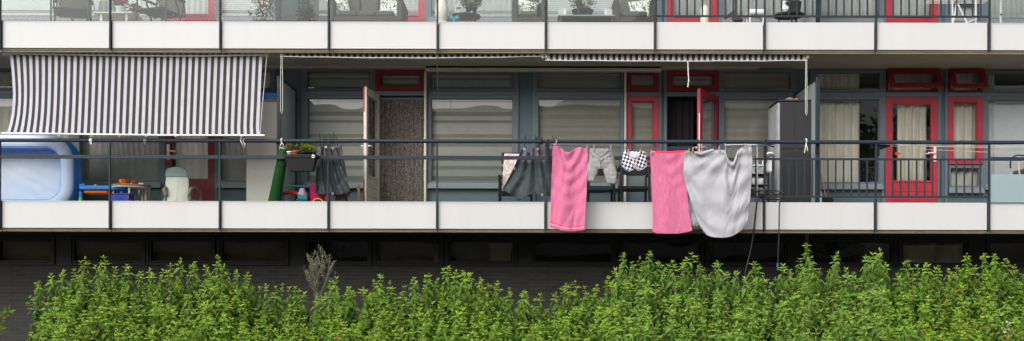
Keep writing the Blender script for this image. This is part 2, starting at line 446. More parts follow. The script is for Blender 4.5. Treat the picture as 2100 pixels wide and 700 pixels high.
nt.links.new(sky.outputs[0], hs.inputs['Color']); nt.links.new(hs.outputs[0], bg.inputs['Color'])
bg.inputs['Strength'].default_value = 0.15
sl = bpy.data.lights.new('sun', 'SUN'); so = bpy.data.objects.new('sun', sl); C.objects.link(so)
sl.energy = 2.5; sl.angle = math.radians(80); sl.color = (1.0, 0.975, 0.945)
sd = Vector((math.sin(SUN_AZ)*math.cos(SUN_EL), math.cos(SUN_AZ)*math.cos(SUN_EL), math.sin(SUN_EL)))
so.rotation_euler = sd.to_track_quat('Z', 'Y').to_euler(); so.location = (0, -10, 20)
scene.view_settings.view_transform = 'Standard'; scene.view_settings.look = 'None'; scene.view_settings.exposure = 0
scene.cycles.max_bounces = 8; scene.cycles.transparent_max_bounces = 24; scene.cycles.caustics_reflective = False
scene.cycles.use_denoising = True

# ------------------------------------------------------------------ the setting
g = MB().add([(-400,-400,0),(400,-400,0),(400,600,0),(-400,600,0)], [(0,1,2,3)]).build('ground', 'lawn'); struct(g)
g = MB().add([(-60,-30,.004),(60,-30,.004),(60,-8.2,.004),(-60,-8.2,.004)], [(0,1,2,3)]).build('bounce_ground', 'bounce_pale'); struct(g)  # unseen pale ground, added to bounce light up to the soffits
g = MB().add([(-14,-8,.004),(14,-8,.004),(14,1.54,.004),(-14,1.54,.004)], [(0,1,2,3)]).build('soil_bed', 'ground_soil'); struct(g)

bld = thing('apartment_building', 'long apartment block with white balcony fascias, grey window walls and red doors', 'building', (0, WALL, 0))
POSTS = [-450, -224, 2, 227, 452, 674, 897, 1119, 1343, 1567, 1795, 2027, 2260, 2490]
PXS = [PX(p, 0) for p in POSTS]
XL, XR = PXS[0], PXS[-1]
FT, FB = 2.857, 2.433
SOF = 2.444
for lv in (0, 1, 2):
    dz = lv*STOREY
    MB().box(XL, XR, .05, 4.2, SOF+dz, FLOOR+dz).build('balcony_slab', 'concrete_soffit', bld)
    MB().box(XL, XR, .034, .05, SOF+.02+dz, FT-.03+dz).build('slab_edge', 'rubber_hose', bld)
    for i in range(len(PXS)-1):
        a, b = PXS[i]+.019, PXS[i+1]-.019
        m = MB().box(a, b, 0, .03, FB+dz, FT+dz)
        m.build('fascia_panel', 'fascia_white', bld, bevel=.004)
        MB().box(a-.012, b+.012, .052, .12, FB-.05+dz, SOF-.001+dz).box(a-.012, b+.012, .036, .0515, FB-.028+dz, SOF+.005+dz).build('drip_edge', 'drip_edge', bld, bevel=.003)
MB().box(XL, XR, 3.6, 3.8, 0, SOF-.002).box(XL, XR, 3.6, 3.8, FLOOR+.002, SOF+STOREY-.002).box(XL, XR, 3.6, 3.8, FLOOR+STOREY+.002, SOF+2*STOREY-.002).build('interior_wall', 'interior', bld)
e = MB()
for xx in (XL-.2, XR+.001): e.box(xx, xx+.199, .06, 4.2, 0, 3*STOREY)
e.build('end_wall', 'wall_grey', bld)

# --- railings of the two balconies
RB, RT = ZL(294, -.03), ZL(286.8, -.03)
M0, M1 = ZL(328, -.02), ZL(320.5, -.02)
B0, B1 = ZL(404.5, -.02), ZL(400.5, -.02)
U0, U1 = ZL(327.5, -.02), ZL(323.5, -.02)
for lv in (0, 1):
    dz = lv*STOREY
    zc = (RB+RT)/2+dz
    r = MB().tube([(XL, -.03, zc), (XR, -.03, zc)], .030, 12)
    for i, px in enumerate(POSTS[1:-1]):
        r.tube([(PX(px, 0)+.55, -.03, zc), (PX(px, 0)+.556, -.03, zc)], .0312, 12)
    rail = r.build('balcony_railing', 'rail_grey', bld)
    for i, x in enumerate(PXS):
        MB().box(x-.0125, x+.0125, -.050, -.008, FB-.03+dz, RB+.012+dz).box(x-.008, x+.008, -.008, .033, FB+dz, FT+dz).build('post', 'rail_grey', rail, bevel=.003)
    for i in range(len(PXS)-1):
        a, b = PXS[i]+.015, PXS[i+1]-.015
        bars = 1343 <= POSTS[i] < 2027
        if bars:
            MB().box(a, b, -.040, -.020, U0+dz, U1+dz).build('upper_bar', 'rail_grey', rail, bevel=.003)
            MB().box(a, b, -.040, -.020, B0+dz, B1+dz).build('lower_bar', 'rail_grey', rail, bevel=.003)
            n = 14
            for k in range(1, n):
                x = a + (b-a)*k/n
                MB().box(x-.0125, x+.0125, -.036, -.024, B1+dz, U0+dz).build('baluster', 'rail_grey', rail, bevel=.003)
        else:
            MB().box(a, b, -.045, -.015, M0+dz, M1+dz).build('mid_rail', 'rail_grey', rail, bevel=.004)
            mt = 'screen_glass'
            z1 = M0+dz
            if POSTS[i] >= 2027 and lv == 0: mt, z1 = 'frosted_pale', ZL(356, 0)
            MB().box(a+.004, b-.004, -.034, -.026, FT+dz+.004, z1-.001).build('glass_panel', mt, rail)
# clips on the lower rail
# --- window walls
COLS = [(-460,-60),(150,160),(333,340),(442,448),(560,626),(763,770),(872,879),(1057,1098),(1278,1284),(1350,1367),(1473,1479),(1625,1666),(1807,1815),(1922,1942),(2013,2019),(2200,2480)]
WINS = [(-60,150),(160,333),(448,560),(626,763),(879,1057),(1098,1278),(1479,1625),(1666,1807),(2019,2200)]
DOORS = [(340,442),(770,872),(1367,1473),(1815,1922)]
CASE = [(1284,1350),(1942,2013)]
def pane(parent, x0, x1, z0, z1, y=1.495, mat='window_glass'):
    MB().add([(x0,y,z0),(x1,y,z0),(x1,y,z1),(x0,y,z1)], [(0,1,2,3)]).build('pane', mat, parent)
def window(x0, x1, z0, z1, fw=.045, mat='frame_grey', name='window', sill=False, y0=1.452, glass='window_glass'):
    f = MB().frame(x0, x1, z0, z1, fw, y0, 1.54)
    # glazing bead
    fl = fw if not isinstance(fw, tuple) else fw[0]
    f.frame(x0+fl, x1-fl, z0+fl, z1-fl, .012, y0+.022, 1.53)
    p = f.build(name, mat, bld, bevel=.003)
    pane(p, x0+fl+.005, x1-fl-.005, z0+fl+.005, z1-fl-.005, mat=glass)
    if sill:
        MB().box(x0-.01, x1+.01, 1.40, 1.4515, z0-.075, z0-.012).box(x0, x1, 1.42, 1.4515, z0-.0115, z0+.02).build('sill', 'sill_grey', p, bevel=.004)
    return p
def T(mat_, *objs): pass
def leaf_door(hx, w, z0, z1, ang, flip, out, inn, handle=True, fx=.105, glass_bottom=.42, py=1.462, label=None, hinge_y=1.462):
    """door leaf hinged at hx; local x runs away from the hinge, y=0 is the outer face"""
    sgn = -1 if flip else 1
    R = Matrix.Translation((hx, hinge_y, 0)) @ Matrix.Rotation(ang, 4, 'Z') @ Matrix.Diagonal((sgn, 1, 1, 1))
    h = z1-z0; zg = z0 + h*.18 + .02
    zg = z0 + .575
    def both(b, x0, x1, a0, a1):
        b.box(x0, x1, 0, .026, a0, a1, 0); b.box(x0, x1, .0261, .054, a0, a1, 1)
    m = MB()
    both(m, 0, fx, z0, z1); both(m, w-fx, w, z0, z1); both(m, fx, w-fx, z1-fx, z1); both(m, fx, w-fx, z0, z0+.09)
    for k in range(3):
        a0 = z0+.09+k*.155
        b0 = a0+.146
        m.box(fx, w-fx, .008, .026, a0, b0, 0); m.box(fx, w-fx, .0261, .046, a0, b0, 1)
        m.box(fx, w-fx, .014, .04, b0, a0+.155, 0)
    a0 = z0+.09+.465
    both(m, fx, w-fx, a0, zg)
    # glazing beads round the pane
    for y0, y1, mi in ((.006, .02, 0), (.034, .048, 1)):
        m.frame(fx, w-fx, zg, z1-fx, .016, y0, y1, mi)
    m.box(w+.0005, w+.003, .012, .022, z0+.5, z1-.4, 2)
    m.xform(R)
    d = m.build('door', [out, inn, 'metal_ring'], bld, bevel=.002, label=label)
    MB().add([(fx+.005,.027,zg+.005),(w-fx-.005,.027,zg+.005),(w-fx-.005,.027,z1-fx-.005),(fx+.005,.027,z1-fx-.005)], [(0,1,2,3)]).xform(R).build('pane', 'window_glass', d)
    if handle:
        hz = z0 + 1.03
        q = MB()
        for y0, y1, sy in ((-.010, -.0005, -1), (.0545, .064, 1)):
            q.box(w-.078, w-.030, y0, y1, hz-.12, hz+.14)
            yy = y0-.045 if sy < 0 else y1
            q.box(w-.066, w-.046, min(y0, yy) , max(y1, yy+.045), hz+.012, hz+.032)
            q.box(w-.19, w-.046, yy if sy < 0 else yy+.03, yy+.018 if sy < 0 else yy+.048, hz+.012, hz+.034)
        q.xform(R).build('handle', 'white_paint', d, bevel=.003)
    return d, R

for lv in (0, 1):
    dz = lv*STOREY; z0 = FLOOR+dz; zt = SOF+STOREY+dz
    wall = MB()
    for a, b in COLS: wall.box(FX(a), FX(b), 1.49, 1.62, z0+.001, zt-.001)
    for a, b in WINS + CASE: wall.box(FX(a), FX(b), 1.495, 1.60, z0+.001, FZ(388)+dz)
    for a, b in WINS + CASE + DOORS: wall.box(FX(a), FX(b), 1.47, 1.60, FZ(144)+dz, zt-.001)
    wall.build('facade_wall', 'wall_grey', bld)
    for a, b in COLS:
        if b-a > 15 and b-a < 300:
            for xa, xb in ((FX(a)-.0, FX(a)+.05), (FX(b)-.05, FX(b))): MB().box(xa, xb, 1.452, 1.489, z0+.001, FZ(144)+dz).build('mullion', 'frame_grey', bld, bevel=.003)
        elif b-a < 15: MB().box(FX(a), FX(b), 1.452, 1.489, z0+.001, FZ(144)+dz).build('mullion', 'frame_grey', bld, bevel=.003)
    for a, b in WINS + CASE + DOORS: MB().box(FX(a)+.001, FX(b)-.001, 1.44, 1.56, FZ(198)+dz, FZ(189)+dz).build('transom_bar', 'frame_grey', bld, bevel=.003)
    for a, b in WINS:
        window(FX(a), FX(b), FZ(188)+dz, FZ(144)+dz, .035, name='transom_window')
        window(FX(a), FX(b), FZ(379)+dz, FZ(198)+dz, .045, sill=True)
    for a, b in CASE:
        window(FX(a), FX(b), FZ(336)+dz, FZ(198.5)+dz, .085, 'red_paint', 'casement_window', y0=1.435)
        if a == 1942: window(FX(a), FX(b), FZ(386)+dz, FZ(338)+dz, .045, sill=True)
        else: MB().box(FX(a), FX(b), 1.47, 1.53, FZ(388)+dz, FZ(337)+dz).build('spandrel_panel', 'frame_grey', bld)
        if not (a == 1942 and lv == 0):
            window(FX(a), FX(b), FZ(188)+dz, FZ(144)+dz, .07, 'red_shaded', 'transom_window', y0=1.435)
    for a, b in DOORS:
        if not (a == 1815 and lv == 0):
            window(FX(a), FX(b), FZ(188)+dz, FZ(144)+dz, .085, 'red_shaded', 'transom_window', y0=1.435)
        x0, x1 = FX(a), FX(b); w_ = x1-x0
        dt = FZ(198.5)+dz; db = FLOOR+.04+dz
        if lv == 0 and a == 770:
            leaf_door(x0+.03, w_-.03, db, dt, math.radians(-97), False, 'red_paint', 'cream_paint', label='cream inner face of an open door with a red outer edge')
        elif lv == 0 and a == 1367:
            leaf_door(x1-.005, w_-.02, db, dt, math.radians(60), True, 'red_paint', 'red_paint', label='red door standing half open')
        elif a == 340:
            leaf_door(x1, w_, db, dt, 0, True, 'red_shaded' if lv == 0 else 'red_paint', 'red_shaded')
        else:
            leaf_door(x0, w_, db, dt, 0, False, 'red_paint', 'red_paint')
# tilted open red fanlights of the right-hand flat
for a, b, fw in ((1817, 1922, .085), (1944, 2012, .07)):
    x0, x1 = FX(a), FX(b); zt_, zb_ = FZ(143), FZ(188)
    R = Matrix.Translation((0, 1.43, zt_)) @ Matrix.Rotation(math.radians(-24), 4, 'X') @ Matrix.Translation((0, -1.43, -zt_))
    f = MB().frame(x0-.01, x1+.01, zb_-.005, zt_, fw, 1.395, 1.43).frame(x0+fw-.01, x1-fw+.01, zb_+fw-.005, zt_-fw, .012, 1.405, 1.425).xform(R)
    p = f.build('transom_window', 'red_shaded', bld, bevel=.003, label='red fanlight tilted open at its foot')
    MB().add([(x0+fw,1.415,zb_+fw),(x1-fw,1.415,zb_+fw),(x1-fw,1.415,zt_-fw),(x0+fw,1.415,zt_-fw)], [(0,1,2,3)]).xform(R).build('pane', 'window_glass', p)
    MB().frame(x0, x1, zb_, zt_-.002, .03, 1.46, 1.53).build('transom_frame', 'red_shaded', bld)
# partition screens between the flats
for lv in (0, 1):
    for px, mt in ((571, 'frosted'), (1677, 'frosted')):
        dz = lv*STOREY
        y0 = .25 if lv == 0 and px == 571 else .055; x = PX(px, y0); z1 = ZL(157, y0)+dz; z0 = FLOOR+dz+.03
        f = MB().box(x-.028, x+.006, y0, y0+.045, z0, z1).box(x+.012, x+.032, y0+.001, y0+.045, z0, z1-.02)
        f.box(x-.018, x+.018, 1.39, 1.43, z0, z1).box(x-.018, x+.018, y0+.045, 1.39, z1-.035, z1).box(x-.018, x+.018, y0+.045, 1.39, z0, z0+.04)
        for zz in (1.0, 1.9): f.box(x-.02, x+.02, 1.43, 1.489, z0+zz, z0+zz+.05)
        s = f.build('partition_screen', 'rail_grey', bld, bevel=.003)
        MB().box(x-.004, x+.004, y0+.045, 1.39, z0+.04, z1-.035).build('pane', mt, s)
# roller screen housing over the two wide middle windows, with its guide rails
m = MB().box(FX(874), FX(1353), 1.30, 1.45, FZ(150), FZ(140)).box(FX(874), FX(1353), 1.28, 1.30, FZ(151), FZ(148))
h = m.build('roller_screen', 'cream_paint', bld, bevel=.006)
for px, wd in ((873.5, .038), (1281, .03)):
    MB().box(FX(px)-wd/2-.001, FX(px)+wd/2, 1.36, 1.42, FLOOR+.05, FZ(151)).build('guide_rail', 'cream_paint', h, bevel=.004)
# soffit beams of the middle balcony
MB().box(XL, PX(1560, 1.2), 1.30, 1.44, SOF+STOREY-.035, SOF+STOREY-.002).build('soffit_batten', 'concrete_soffit', bld)

# --- ground floor: dark plinth wall and a strip of storeroom windows
GY = 1.55
def GZ(py): return ZL(py, GY)
def GX(px): return PX(px, GY, 520)
MB().box(XL, XR, GY, GY+.2, 0, GZ(547)).build('plinth_wall', 'plinth_brick', bld)
BW = [(-190,-20),(-10,112),(142,298),(300,441),(446,592),(622,762),(766,908),(914,1060),(1090,1264),(1272,1444),(1448,1620),(1660,1838),(1844,1990),(2022,2180)]
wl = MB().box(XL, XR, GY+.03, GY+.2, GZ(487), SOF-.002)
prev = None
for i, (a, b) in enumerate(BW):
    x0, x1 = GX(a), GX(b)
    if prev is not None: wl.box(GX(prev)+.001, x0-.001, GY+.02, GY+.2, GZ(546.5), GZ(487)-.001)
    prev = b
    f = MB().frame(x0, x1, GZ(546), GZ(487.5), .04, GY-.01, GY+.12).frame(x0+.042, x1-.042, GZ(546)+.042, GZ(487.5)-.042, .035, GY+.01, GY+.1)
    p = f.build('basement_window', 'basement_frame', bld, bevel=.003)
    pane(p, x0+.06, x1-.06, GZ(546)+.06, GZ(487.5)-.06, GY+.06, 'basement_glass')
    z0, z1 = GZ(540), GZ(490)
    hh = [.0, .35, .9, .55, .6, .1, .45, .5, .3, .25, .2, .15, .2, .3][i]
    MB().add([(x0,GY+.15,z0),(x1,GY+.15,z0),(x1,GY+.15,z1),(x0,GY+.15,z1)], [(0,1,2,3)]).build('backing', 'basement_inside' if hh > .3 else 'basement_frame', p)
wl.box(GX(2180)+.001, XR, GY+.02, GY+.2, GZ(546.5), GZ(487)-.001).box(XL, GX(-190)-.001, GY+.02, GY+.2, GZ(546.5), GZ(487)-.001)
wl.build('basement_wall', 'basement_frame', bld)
def pale(px0, px1, py0, py1, label, mat='basement_pale', nm='storage_board', cat='board'):
    t = MB()
    def f(u, v):
        q = P(px0+(px1-px0)*u, py0+(py1-py0)*v, GY+.13); return (q.x, GY+.13+.004*math.sin(u*23), q.z)
    t.grid(f, 12, 2)
    tag(t.build(nm, mat), label, cat)
pale(1004, 1048, 499, 535, 'small pale panel standing inside the dark basement window under the awning end')
pale(1846, 1986, 503, 541, 'wide pale panel filling the dark basement window at right')
pale(890, 908, 524, 541, 'narrow pale strip in a corner of a dark basement window', nm='storage_strip')
# rain pipe at the ground floor
m = MB().tube([(GX(1653), GY-.05, 0), (GX(1653), GY-.05, SOF-.002)], .035, 12); dp = m.build('drain_pipe', 'basement_inside', bld)

# ------------------------------------------------------------------ curtains and blinds
def pleats(name, mat, px0, px1, z0, z1, y, label, cat='curtain', per=.13, amp=.038, group=None):
    x0, x1 = FX(px0), FX(px1); n = max(10, int((x1-x0)/per*8)); sd = random.random()*50
    def f(u, v):
        x = x0+(x1-x0)*u
        ph = 2*PI*(x/per + .5*nz3(x*1.7, sd) + .08*nz3(x*4, v*2, sd))
        return (x + .006*nz3(x*6, v*3, sd), y + amp*math.sin(ph)*(.7+.4*nz3(x*2+9, sd)) , z0+(z1-z0)*v)
    return tag(MB().grid(f, n, 6).build(name, mat), label, cat, group)
def blind(px0, px1, z0, z1, y, label, mat='zebra_blind', group=None):
    x0, x1 = FX(px0), FX(px1)
    def f(u, v): return (x0+(x1-x0)*u, y+.004*math.sin(v*40)+.002*nz3(u*5, v*9), z0+(z1-z0)*v)
    t = MB().grid(f, 6, 40)
    root = t.build('roller_blind', mat)
    MB().tube([(x0, y, z0-.012), (x1, y, z0-.012)], .012, 8).build('bottom_bar', 'cream_paint', root)
    return tag(root, label, 'blind', group)
BG = 'roller blinds behind the middle windows'
blind(630, 760, FZ(374), FZ(146), 1.60, 'zebra roller blind behind the window left of the open cream door', group=BG)
blind(882, 1054, FZ(374), FZ(146), 1.60, 'zebra roller blind behind the window just right of the fly curtain', group=BG)
blind(1101, 1275, FZ(374), FZ(146), 1.60, 'plain brownish roller blind behind the window between grey column and red casement', 'plain_blind', BG)
blind(1288, 1346, FZ(332), FZ(146), 1.61, 'narrow brownish roller blind behind the red casement in the middle', 'plain_blind', BG)
blind(1482, 1622, FZ(374), FZ(146), 1.62, 'plain brownish roller blind behind the window beside the dark storage locker', 'plain_blind', BG)
blind(782, 860, FZ(186), FZ(146), 1.60, 'short zebra blind behind the red fanlight over the fly curtain', group=BG)
blind(1379, 1461, FZ(186), FZ(146), 1.60, 'short zebra blind behind the red fanlight over the half open red door', group=BG)
pleats('curtain', 'curtain_beige', 1668, 1768, FZ(377), FZ(146), 1.64, 'beige pleated curtain in the window just right of the partition screen')
pleats('curtain', 'curtain_beige', 1842, 1906, FZ(376), FZ(200), 1.60, 'beige pleated curtain behind the glass of the closed red door')
pleats('curtain', 'curtain_beige', 1826, 1916, FZ(186), FZ(146), 1.63, 'short beige curtain behind the tilted fanlight over the closed red door', per=.06)
pleats('curtain', 'curtain_beige', 1948, 2010, FZ(384), FZ(146), 1.62, 'beige pleated curtain behind the red casement near the right edge')
pleats('curtain', 'curtain_lilac', 2045, 2190, FZ(376), FZ(170), 1.66, 'flat lilac grey curtain at the right edge of the lower balcony', per=.5, amp=.012)
pleats('curtain', 'curtain_white', 2021, 2046, FZ(376), FZ(150), 1.62, 'narrow white net curtain beside the red casement at the right edge', per=.07)
pleats('curtain', 'curtain_dark', 1369, 1425, FLOOR+.06, FZ(200), 1.66, 'black curtain hanging in the open red doorway', per=.13, amp=.03)
pleats('curtain', 'curtain_beige', 160, 333, FZ(377), FZ(146), 1.64, 'dim beige curtain behind the wide window under the striped awning', per=.16, amp=.012)
pleats('curtain', 'curtain_beige', 448, 560, FZ(377), FZ(146), 1.64, 'dim beige curtain behind the window right of the shaded red door', per=.16, amp=.012)
pleats('curtain', 'curtain_beige', -60, 150, FZ(377), FZ(146), 1.64, 'dim beige curtain behind the window at the left edge', per=.13, amp=.02)
pleats('curtain', 'curtain_beige', 356, 428, FZ(374), FZ(205), 1.60, 'dim beige curtain behind the glass of the shaded red door', per=.16, amp=.012)
# upper storey: white nets and slatted blinds
UZ = STOREY
for a, b, k, lab in [(-60,150,'b','pale slatted blind in the upper left corner window'), (160,333,'w','white net curtain behind the two dark garden chairs upstairs'),
                     (448,560,'b','pale slatted blind behind the red flowering plant upstairs'), (626,763,'w','white net curtain behind the left cushion of the first sofa upstairs'),
                     (879,1057,'w','white net curtain behind the round table with lantern upstairs'), (1098,1278,'b','pale slatted blind behind the upstairs coffee table'),
                     (1284,1350,'b','narrow pale slatted blind behind the third sofa upstairs'), (1479,1625,'w','white net curtain behind the upstairs balusters left of the grey pot'),
                     (1666,1807,'w','white net curtain behind the upstairs balusters right of the grey pot'), (1942,2013,'b','pale slatted blind behind the upstairs drying rack'),
                     (2019,2200,'w','white net curtain in the upper right corner window')]:
    if k == 'w': pleats('net_curtain', 'curtain_white', a+3, b-3, FZ(376)+UZ, FZ(146)+UZ, 1.62, lab, per=.09, amp=.018, group='white nets upstairs')
    else: blind(a+3, b-3, FZ(374)+UZ, FZ(146)+UZ, 1.60, lab, 'slat_blind', 'pale blinds upstairs')
for (a, b), lab in zip(DOORS, ('white net behind the upstairs red door above the awning', 'white net behind the upstairs red door beside the first sofa', 'white net behind the upstairs red door left of centre balusters', 'white net behind the upstairs red door at the right')):
    pleats('net_curtain', 'curtain_white', a+12, b-12, FZ(376)+UZ, FZ(205)+UZ, 1.60, lab, per=.09, amp=.012, group='white nets upstairs')
# bead fly curtain in the open doorway
fc = thing('fly_curtain', 'speckled grey brown fly curtain of strands in the open doorway', 'fly curtain', (FX(820), 1.52, FZ(200)))
MB().box(FX(772), FX(871), 1.505, 1.535, FZ(205), FZ(201)).build('header_rail', 'frame_grey', fc)
st = MB(); nS = 38; rs_ = random.Random(5)
for i in range(nS):
    x = FX(773.5) + (FX(870)-FX(773.5))*i/(nS-1); zz = FZ(205); y = 1.52 + random.uniform(-.012, .012)
    K = 110
    pts = [(x+.006*nz3(i*3.1, k*.06), y+.006*nz3(i*1.7+40, k*.06), zz+(FLOOR+.05-zz)*k/K) for k in range(K+1)]
    o = len(st.m); st.tube(pts, [.0100+.003*rs_.random() for k in range(K+1)], 5, caps=False)
    for k in range(K):
        mi = rs_.choices((0, 1, 2), (.42, .24, .34))[0]
        for j in range(5): st.m[o+k*5+j] = mi
st.build('strand_curtain', ['bead_dark', 'bead_tan', 'bead_grey'], fc)
# ------------------------------------------------------------------ awnings
def stripes(n): return lambda u, v: 0 if int(u*(2*n+1)) % 2 == 0 else 1
SM = ['stripe_light', 'stripe_dark']
aw = thing('awning', 'wide black and white striped awning let down to the railing', 'awning', P(278, 112, .2))
NP = 39
def edge(pts, v):
    return float(np.interp(v, [p[0] for p in pts], [p[1] for p in pts]))
LE = [(0,20),(.12,22.2),(.25,24.4),(.4,26.0),(.5,26.6),(.62,26.2),(.75,24),(.88,19.5),(1,13.5)]
RE = [(0,538),(.25,536),(.5,534.3),(.75,532.3),(.9,531.2),(1,532.5)]
def fab(u, v):
    l, r = edge(LE, v), edge(RE, v)
    l0, r0 = 20-6.5*v, 538-5.5*v
    px = l0+(r0-l0)*u + (l-l0)*math.exp(-u*9) + (r-r0)*math.exp(-(1-u)*9)
    sag = 4*math.sin(PI*u)*(1-v) + 1.2*u
    y = .2 - .30*v
    y += .035*math.sin(PI*v)*(1 - .5*math.sin(PI*u)) + .006*nz3(u*9, v*5) + .006*nz3(u*40, v*18)*v
    py = 112.0 + sag + (274.6+1.6*u - 112 - sag)*v
    q = P(px, py, y)
    return q
MB().grid(fab, (2*NP+1)*2, 40, mf=stripes(NP)).build('awning_fabric', SM, aw)
def cyl(px0, px1, pyf, Y, r):
    def f(u, v):
        q = P(px0+(px1-px0)*u, pyf(u), Y); a = 2*PI*v
        return (q.x, q.y+r*math.cos(a), q.z+r*math.sin(a))
    return f
m = MB().grid(cyl(16, 541, lambda u: 109.5+4.5*math.sin(PI*u*.75), .21, .028), 2*NP+1, 10, mf=stripes(NP)); m.build('fabric_roll', SM, aw)
rod = MB().tube([P(8, 109.5, .165), P(150, 112.2, .165), P(290, 114.4, .165), P(420, 114.6, .165), P(549, 112.5, .165)], .015, 10)
for px in (12, 548): rod.box(P(px,110,.2).x-.03, P(px,110,.2).x+.03, .15, .25, ZL(117,.2), SOF+STOREY-.001)
rod.build('roller_bar', 'cord_white', aw)
MB().tube([P(3, 273.5, -.105), P(150, 275.5, -.105), P(330, 277.6, -.105), P(543, 278, -.105)], .0155, 10).build('front_bar', 'alu', aw)
tz = MB()
for px in (20, 120, 187, 245, 300, 360, 495): tz.tube([P(px, 272+.008*px, -.10), P(px+3, 277+.006*px, -.125), P(px-2, 280+.004*px, -.11)], .006, 6)
tz.build('lashing_cord', 'cord_white', aw)

def rolled(px0, px1, py0, py1, sag, vh, label, n):
    """awning wound up under the soffit: striped roll, short striped valance, pale bar"""
    t = thing('awning', label, 'awning', P((px0+px1)/2, py0, .2), 'rolled up striped awnings')
    pyf = lambda u: py0+(py1-py0)*u + sag*math.sin(PI*u)
    MB().grid(cyl(px0+4, px1-4, pyf, .22, .026), 2*n+1, 10, mf=stripes(n)).build('fabric_roll', SM, t)
    def val(u, v):
        q = P(px0+4+(px1-px0-8)*u, pyf(u)+vh*v, .17-.03*v+.004*nz3(u*30, v)); return q
    MB().grid(val, 2*n+1, 2, mf=stripes(n)).build('valance', SM, t)
    k = 12
    MB().tube([P(px0+(px1-px0)*i/k, pyf(i/k)+vh+.9+.4*math.sin(i*2.1), .135) for i in range(k+1)], .0095, 8).build('front_bar', 'alu', t)
    b = MB()
    for px in (px0+2, px1-2):
        x = P(px, py0, .2).x; b.box(x-.02, x+.02, .14, .26, ZL(pyf(.5)+6, .2), SOF+STOREY-.001)
    b.build('bracket', 'cord_white', t)
    return t
rolled(577, 1115, 111.5, 111.5, 3.4, 3.4, 'rolled up striped awning over the open cream door, thin and sagging', 42)
rolled(1118, 1656, 112.5, 113, 1.5, 10.5, 'rolled up striped awning with deeper valance above the washing lines', 45)
def cord(label, pts, r=.0045, mat='cord_white', name='hanging_cord', cat='cord', group=None):
    return tag(MB().tube(pts, r, 6).build(name, mat), label, cat, group)
def loop(px, py0, py1, Y, wpx=2.2, lean=0):
    a = [P(px-wpx*.5, py0, Y), P(px-wpx+lean*.5, (py0+py1)/2, Y), P(px-wpx+lean, py1-6, Y), P(px+lean, py1, Y), P(px+wpx+lean, py1-6, Y), P(px+wpx+lean*.5, (py0+py1)/2, Y), P(px+wpx*.5, py0, Y)]
    return a
cord('long white pull cord loop beside the left partition screen', loop(577.5, 112, 234, .12))
cord('white pull cord slanting down beside the lowered striped awning', [P(547, 116, .12), P(543.5, 160, .1), P(539, 205, .05), P(535, 252, -.06), P(533, 276, -.1)], .0045)
cord('white pull cord loop hanging in front of the dark storage locker', loop(1653.5, 122, 237, .12, 1.6))
cord('short frayed white cord dangling in front of the fanlight over the open red door', [P(1410.5, 125, .12), P(1411.5, 150, .12), P(1412.5, 165, .12), P(1410.5, 179, .12)], .009)
cord('thin dark chain hanging below the thin rolled awning', [P(897.5, 118, .12), P(897, 150, .12), P(898, 186, .12)], .006, 'rail_grey', 'pull_chain', 'chain')
def knot(label, px, py, drop):
    m = MB()
    c = P(px, py, -.03)
    m.tube([c+Vector((.0, .036*math.sin(a), .036*math.cos(a))) for a in np.linspace(0, 2*PI, 13)], .011, 6)
    b = P(px, py+4, -.075)
    m.tube([b, b+Vector((-.012, -.005, -drop*.5)), b+Vector((-.025, .0, -drop))], .008, 6)
    m.tube([b, b+Vector((.014, -.005, -drop*.4)), b+Vector((.026, .004, -drop*.8))], .008, 6)
    return tag(m.build('rail_tie', 'cord_white'), label, 'tie')
knot('white cord tied round the top rail in front of the dark locker', 1653, 290, .15)
knot('knotted white strap round the rail above the green turf roll', 578, 289, .05)
m = MB().tube([P(495, 283, -.075), P(493, 288, -.075), P(497, 296, -.07), P(500, 304, -.06), P(503, 296, -.06), P(498, 289, -.07), P(503, 284, -.08)], .008, 6)
tag(m.build('rail_tie', 'cord_white'), 'white looped cord tied to the rail below the right end of the awning', 'tie')
for px, lab in ((187, 'pale pipe clip on the rail above the blue water table'), (298, 'dark pipe clip on the rail between two posts under the awning')):
    c = P(px, 290.5, -.03)
    tag(MB().tube([(c.x-.022, -.03, (RB+RT)/2), (c.x+.022, -.03, (RB+RT)/2)], .036, 12).box(c.x-.018, c.x+.018, -.045, -.015, RB-.028, RB+.001).build('pipe_clip', 'cord_white' if px == 187 else 'stem_grey'), lab, 'clip')

# ------------------------------------------------------------------ washing lines and laundry
wl = thing('washing_line', 'blue washing lines on black arms outside the railing, carrying towels and a sheet', 'washing line', P(1345, 300, -.3))
for i, px in enumerate((1124, 1571)):
    x = PX(px, -.1)
    b = MB().box(x-.018, x+.018, -.078, -.051, ZL(334, -.06), ZL(286, -.06)).bar((x, -.06, ZL(296, -.06)), (x, -.60, ZL(300, -.6)), .022, .022)
    b.box(x-.03, x+.03, -.09, -.045, ZL(300, -.06), ZL(292, -.06))
    for k in range(5): b.ball((x, -.16-.1*k, ZL(296, -.16-.1*k)+.006), .012, 6)
    b.build('line_arm', 'black_plastic', wl, bevel=.003)
def line_z(u, Y):       # line height along the span
    s = (Y+.16)/-.4
    return ZL(296+2*s, Y) - (.012+.05*(.5+.5*s))*math.sin(PI*u)
for k in range(5):
    Y = -.16-.1*k
    a, b = PX(1124, -.1), PX(1571, -.1)
    MB().tube([(a+(b-a)*i/16, Y, line_z(i/16, Y)) for i in range(17)], .0022, 5).build('line', 'line_blue', wl)

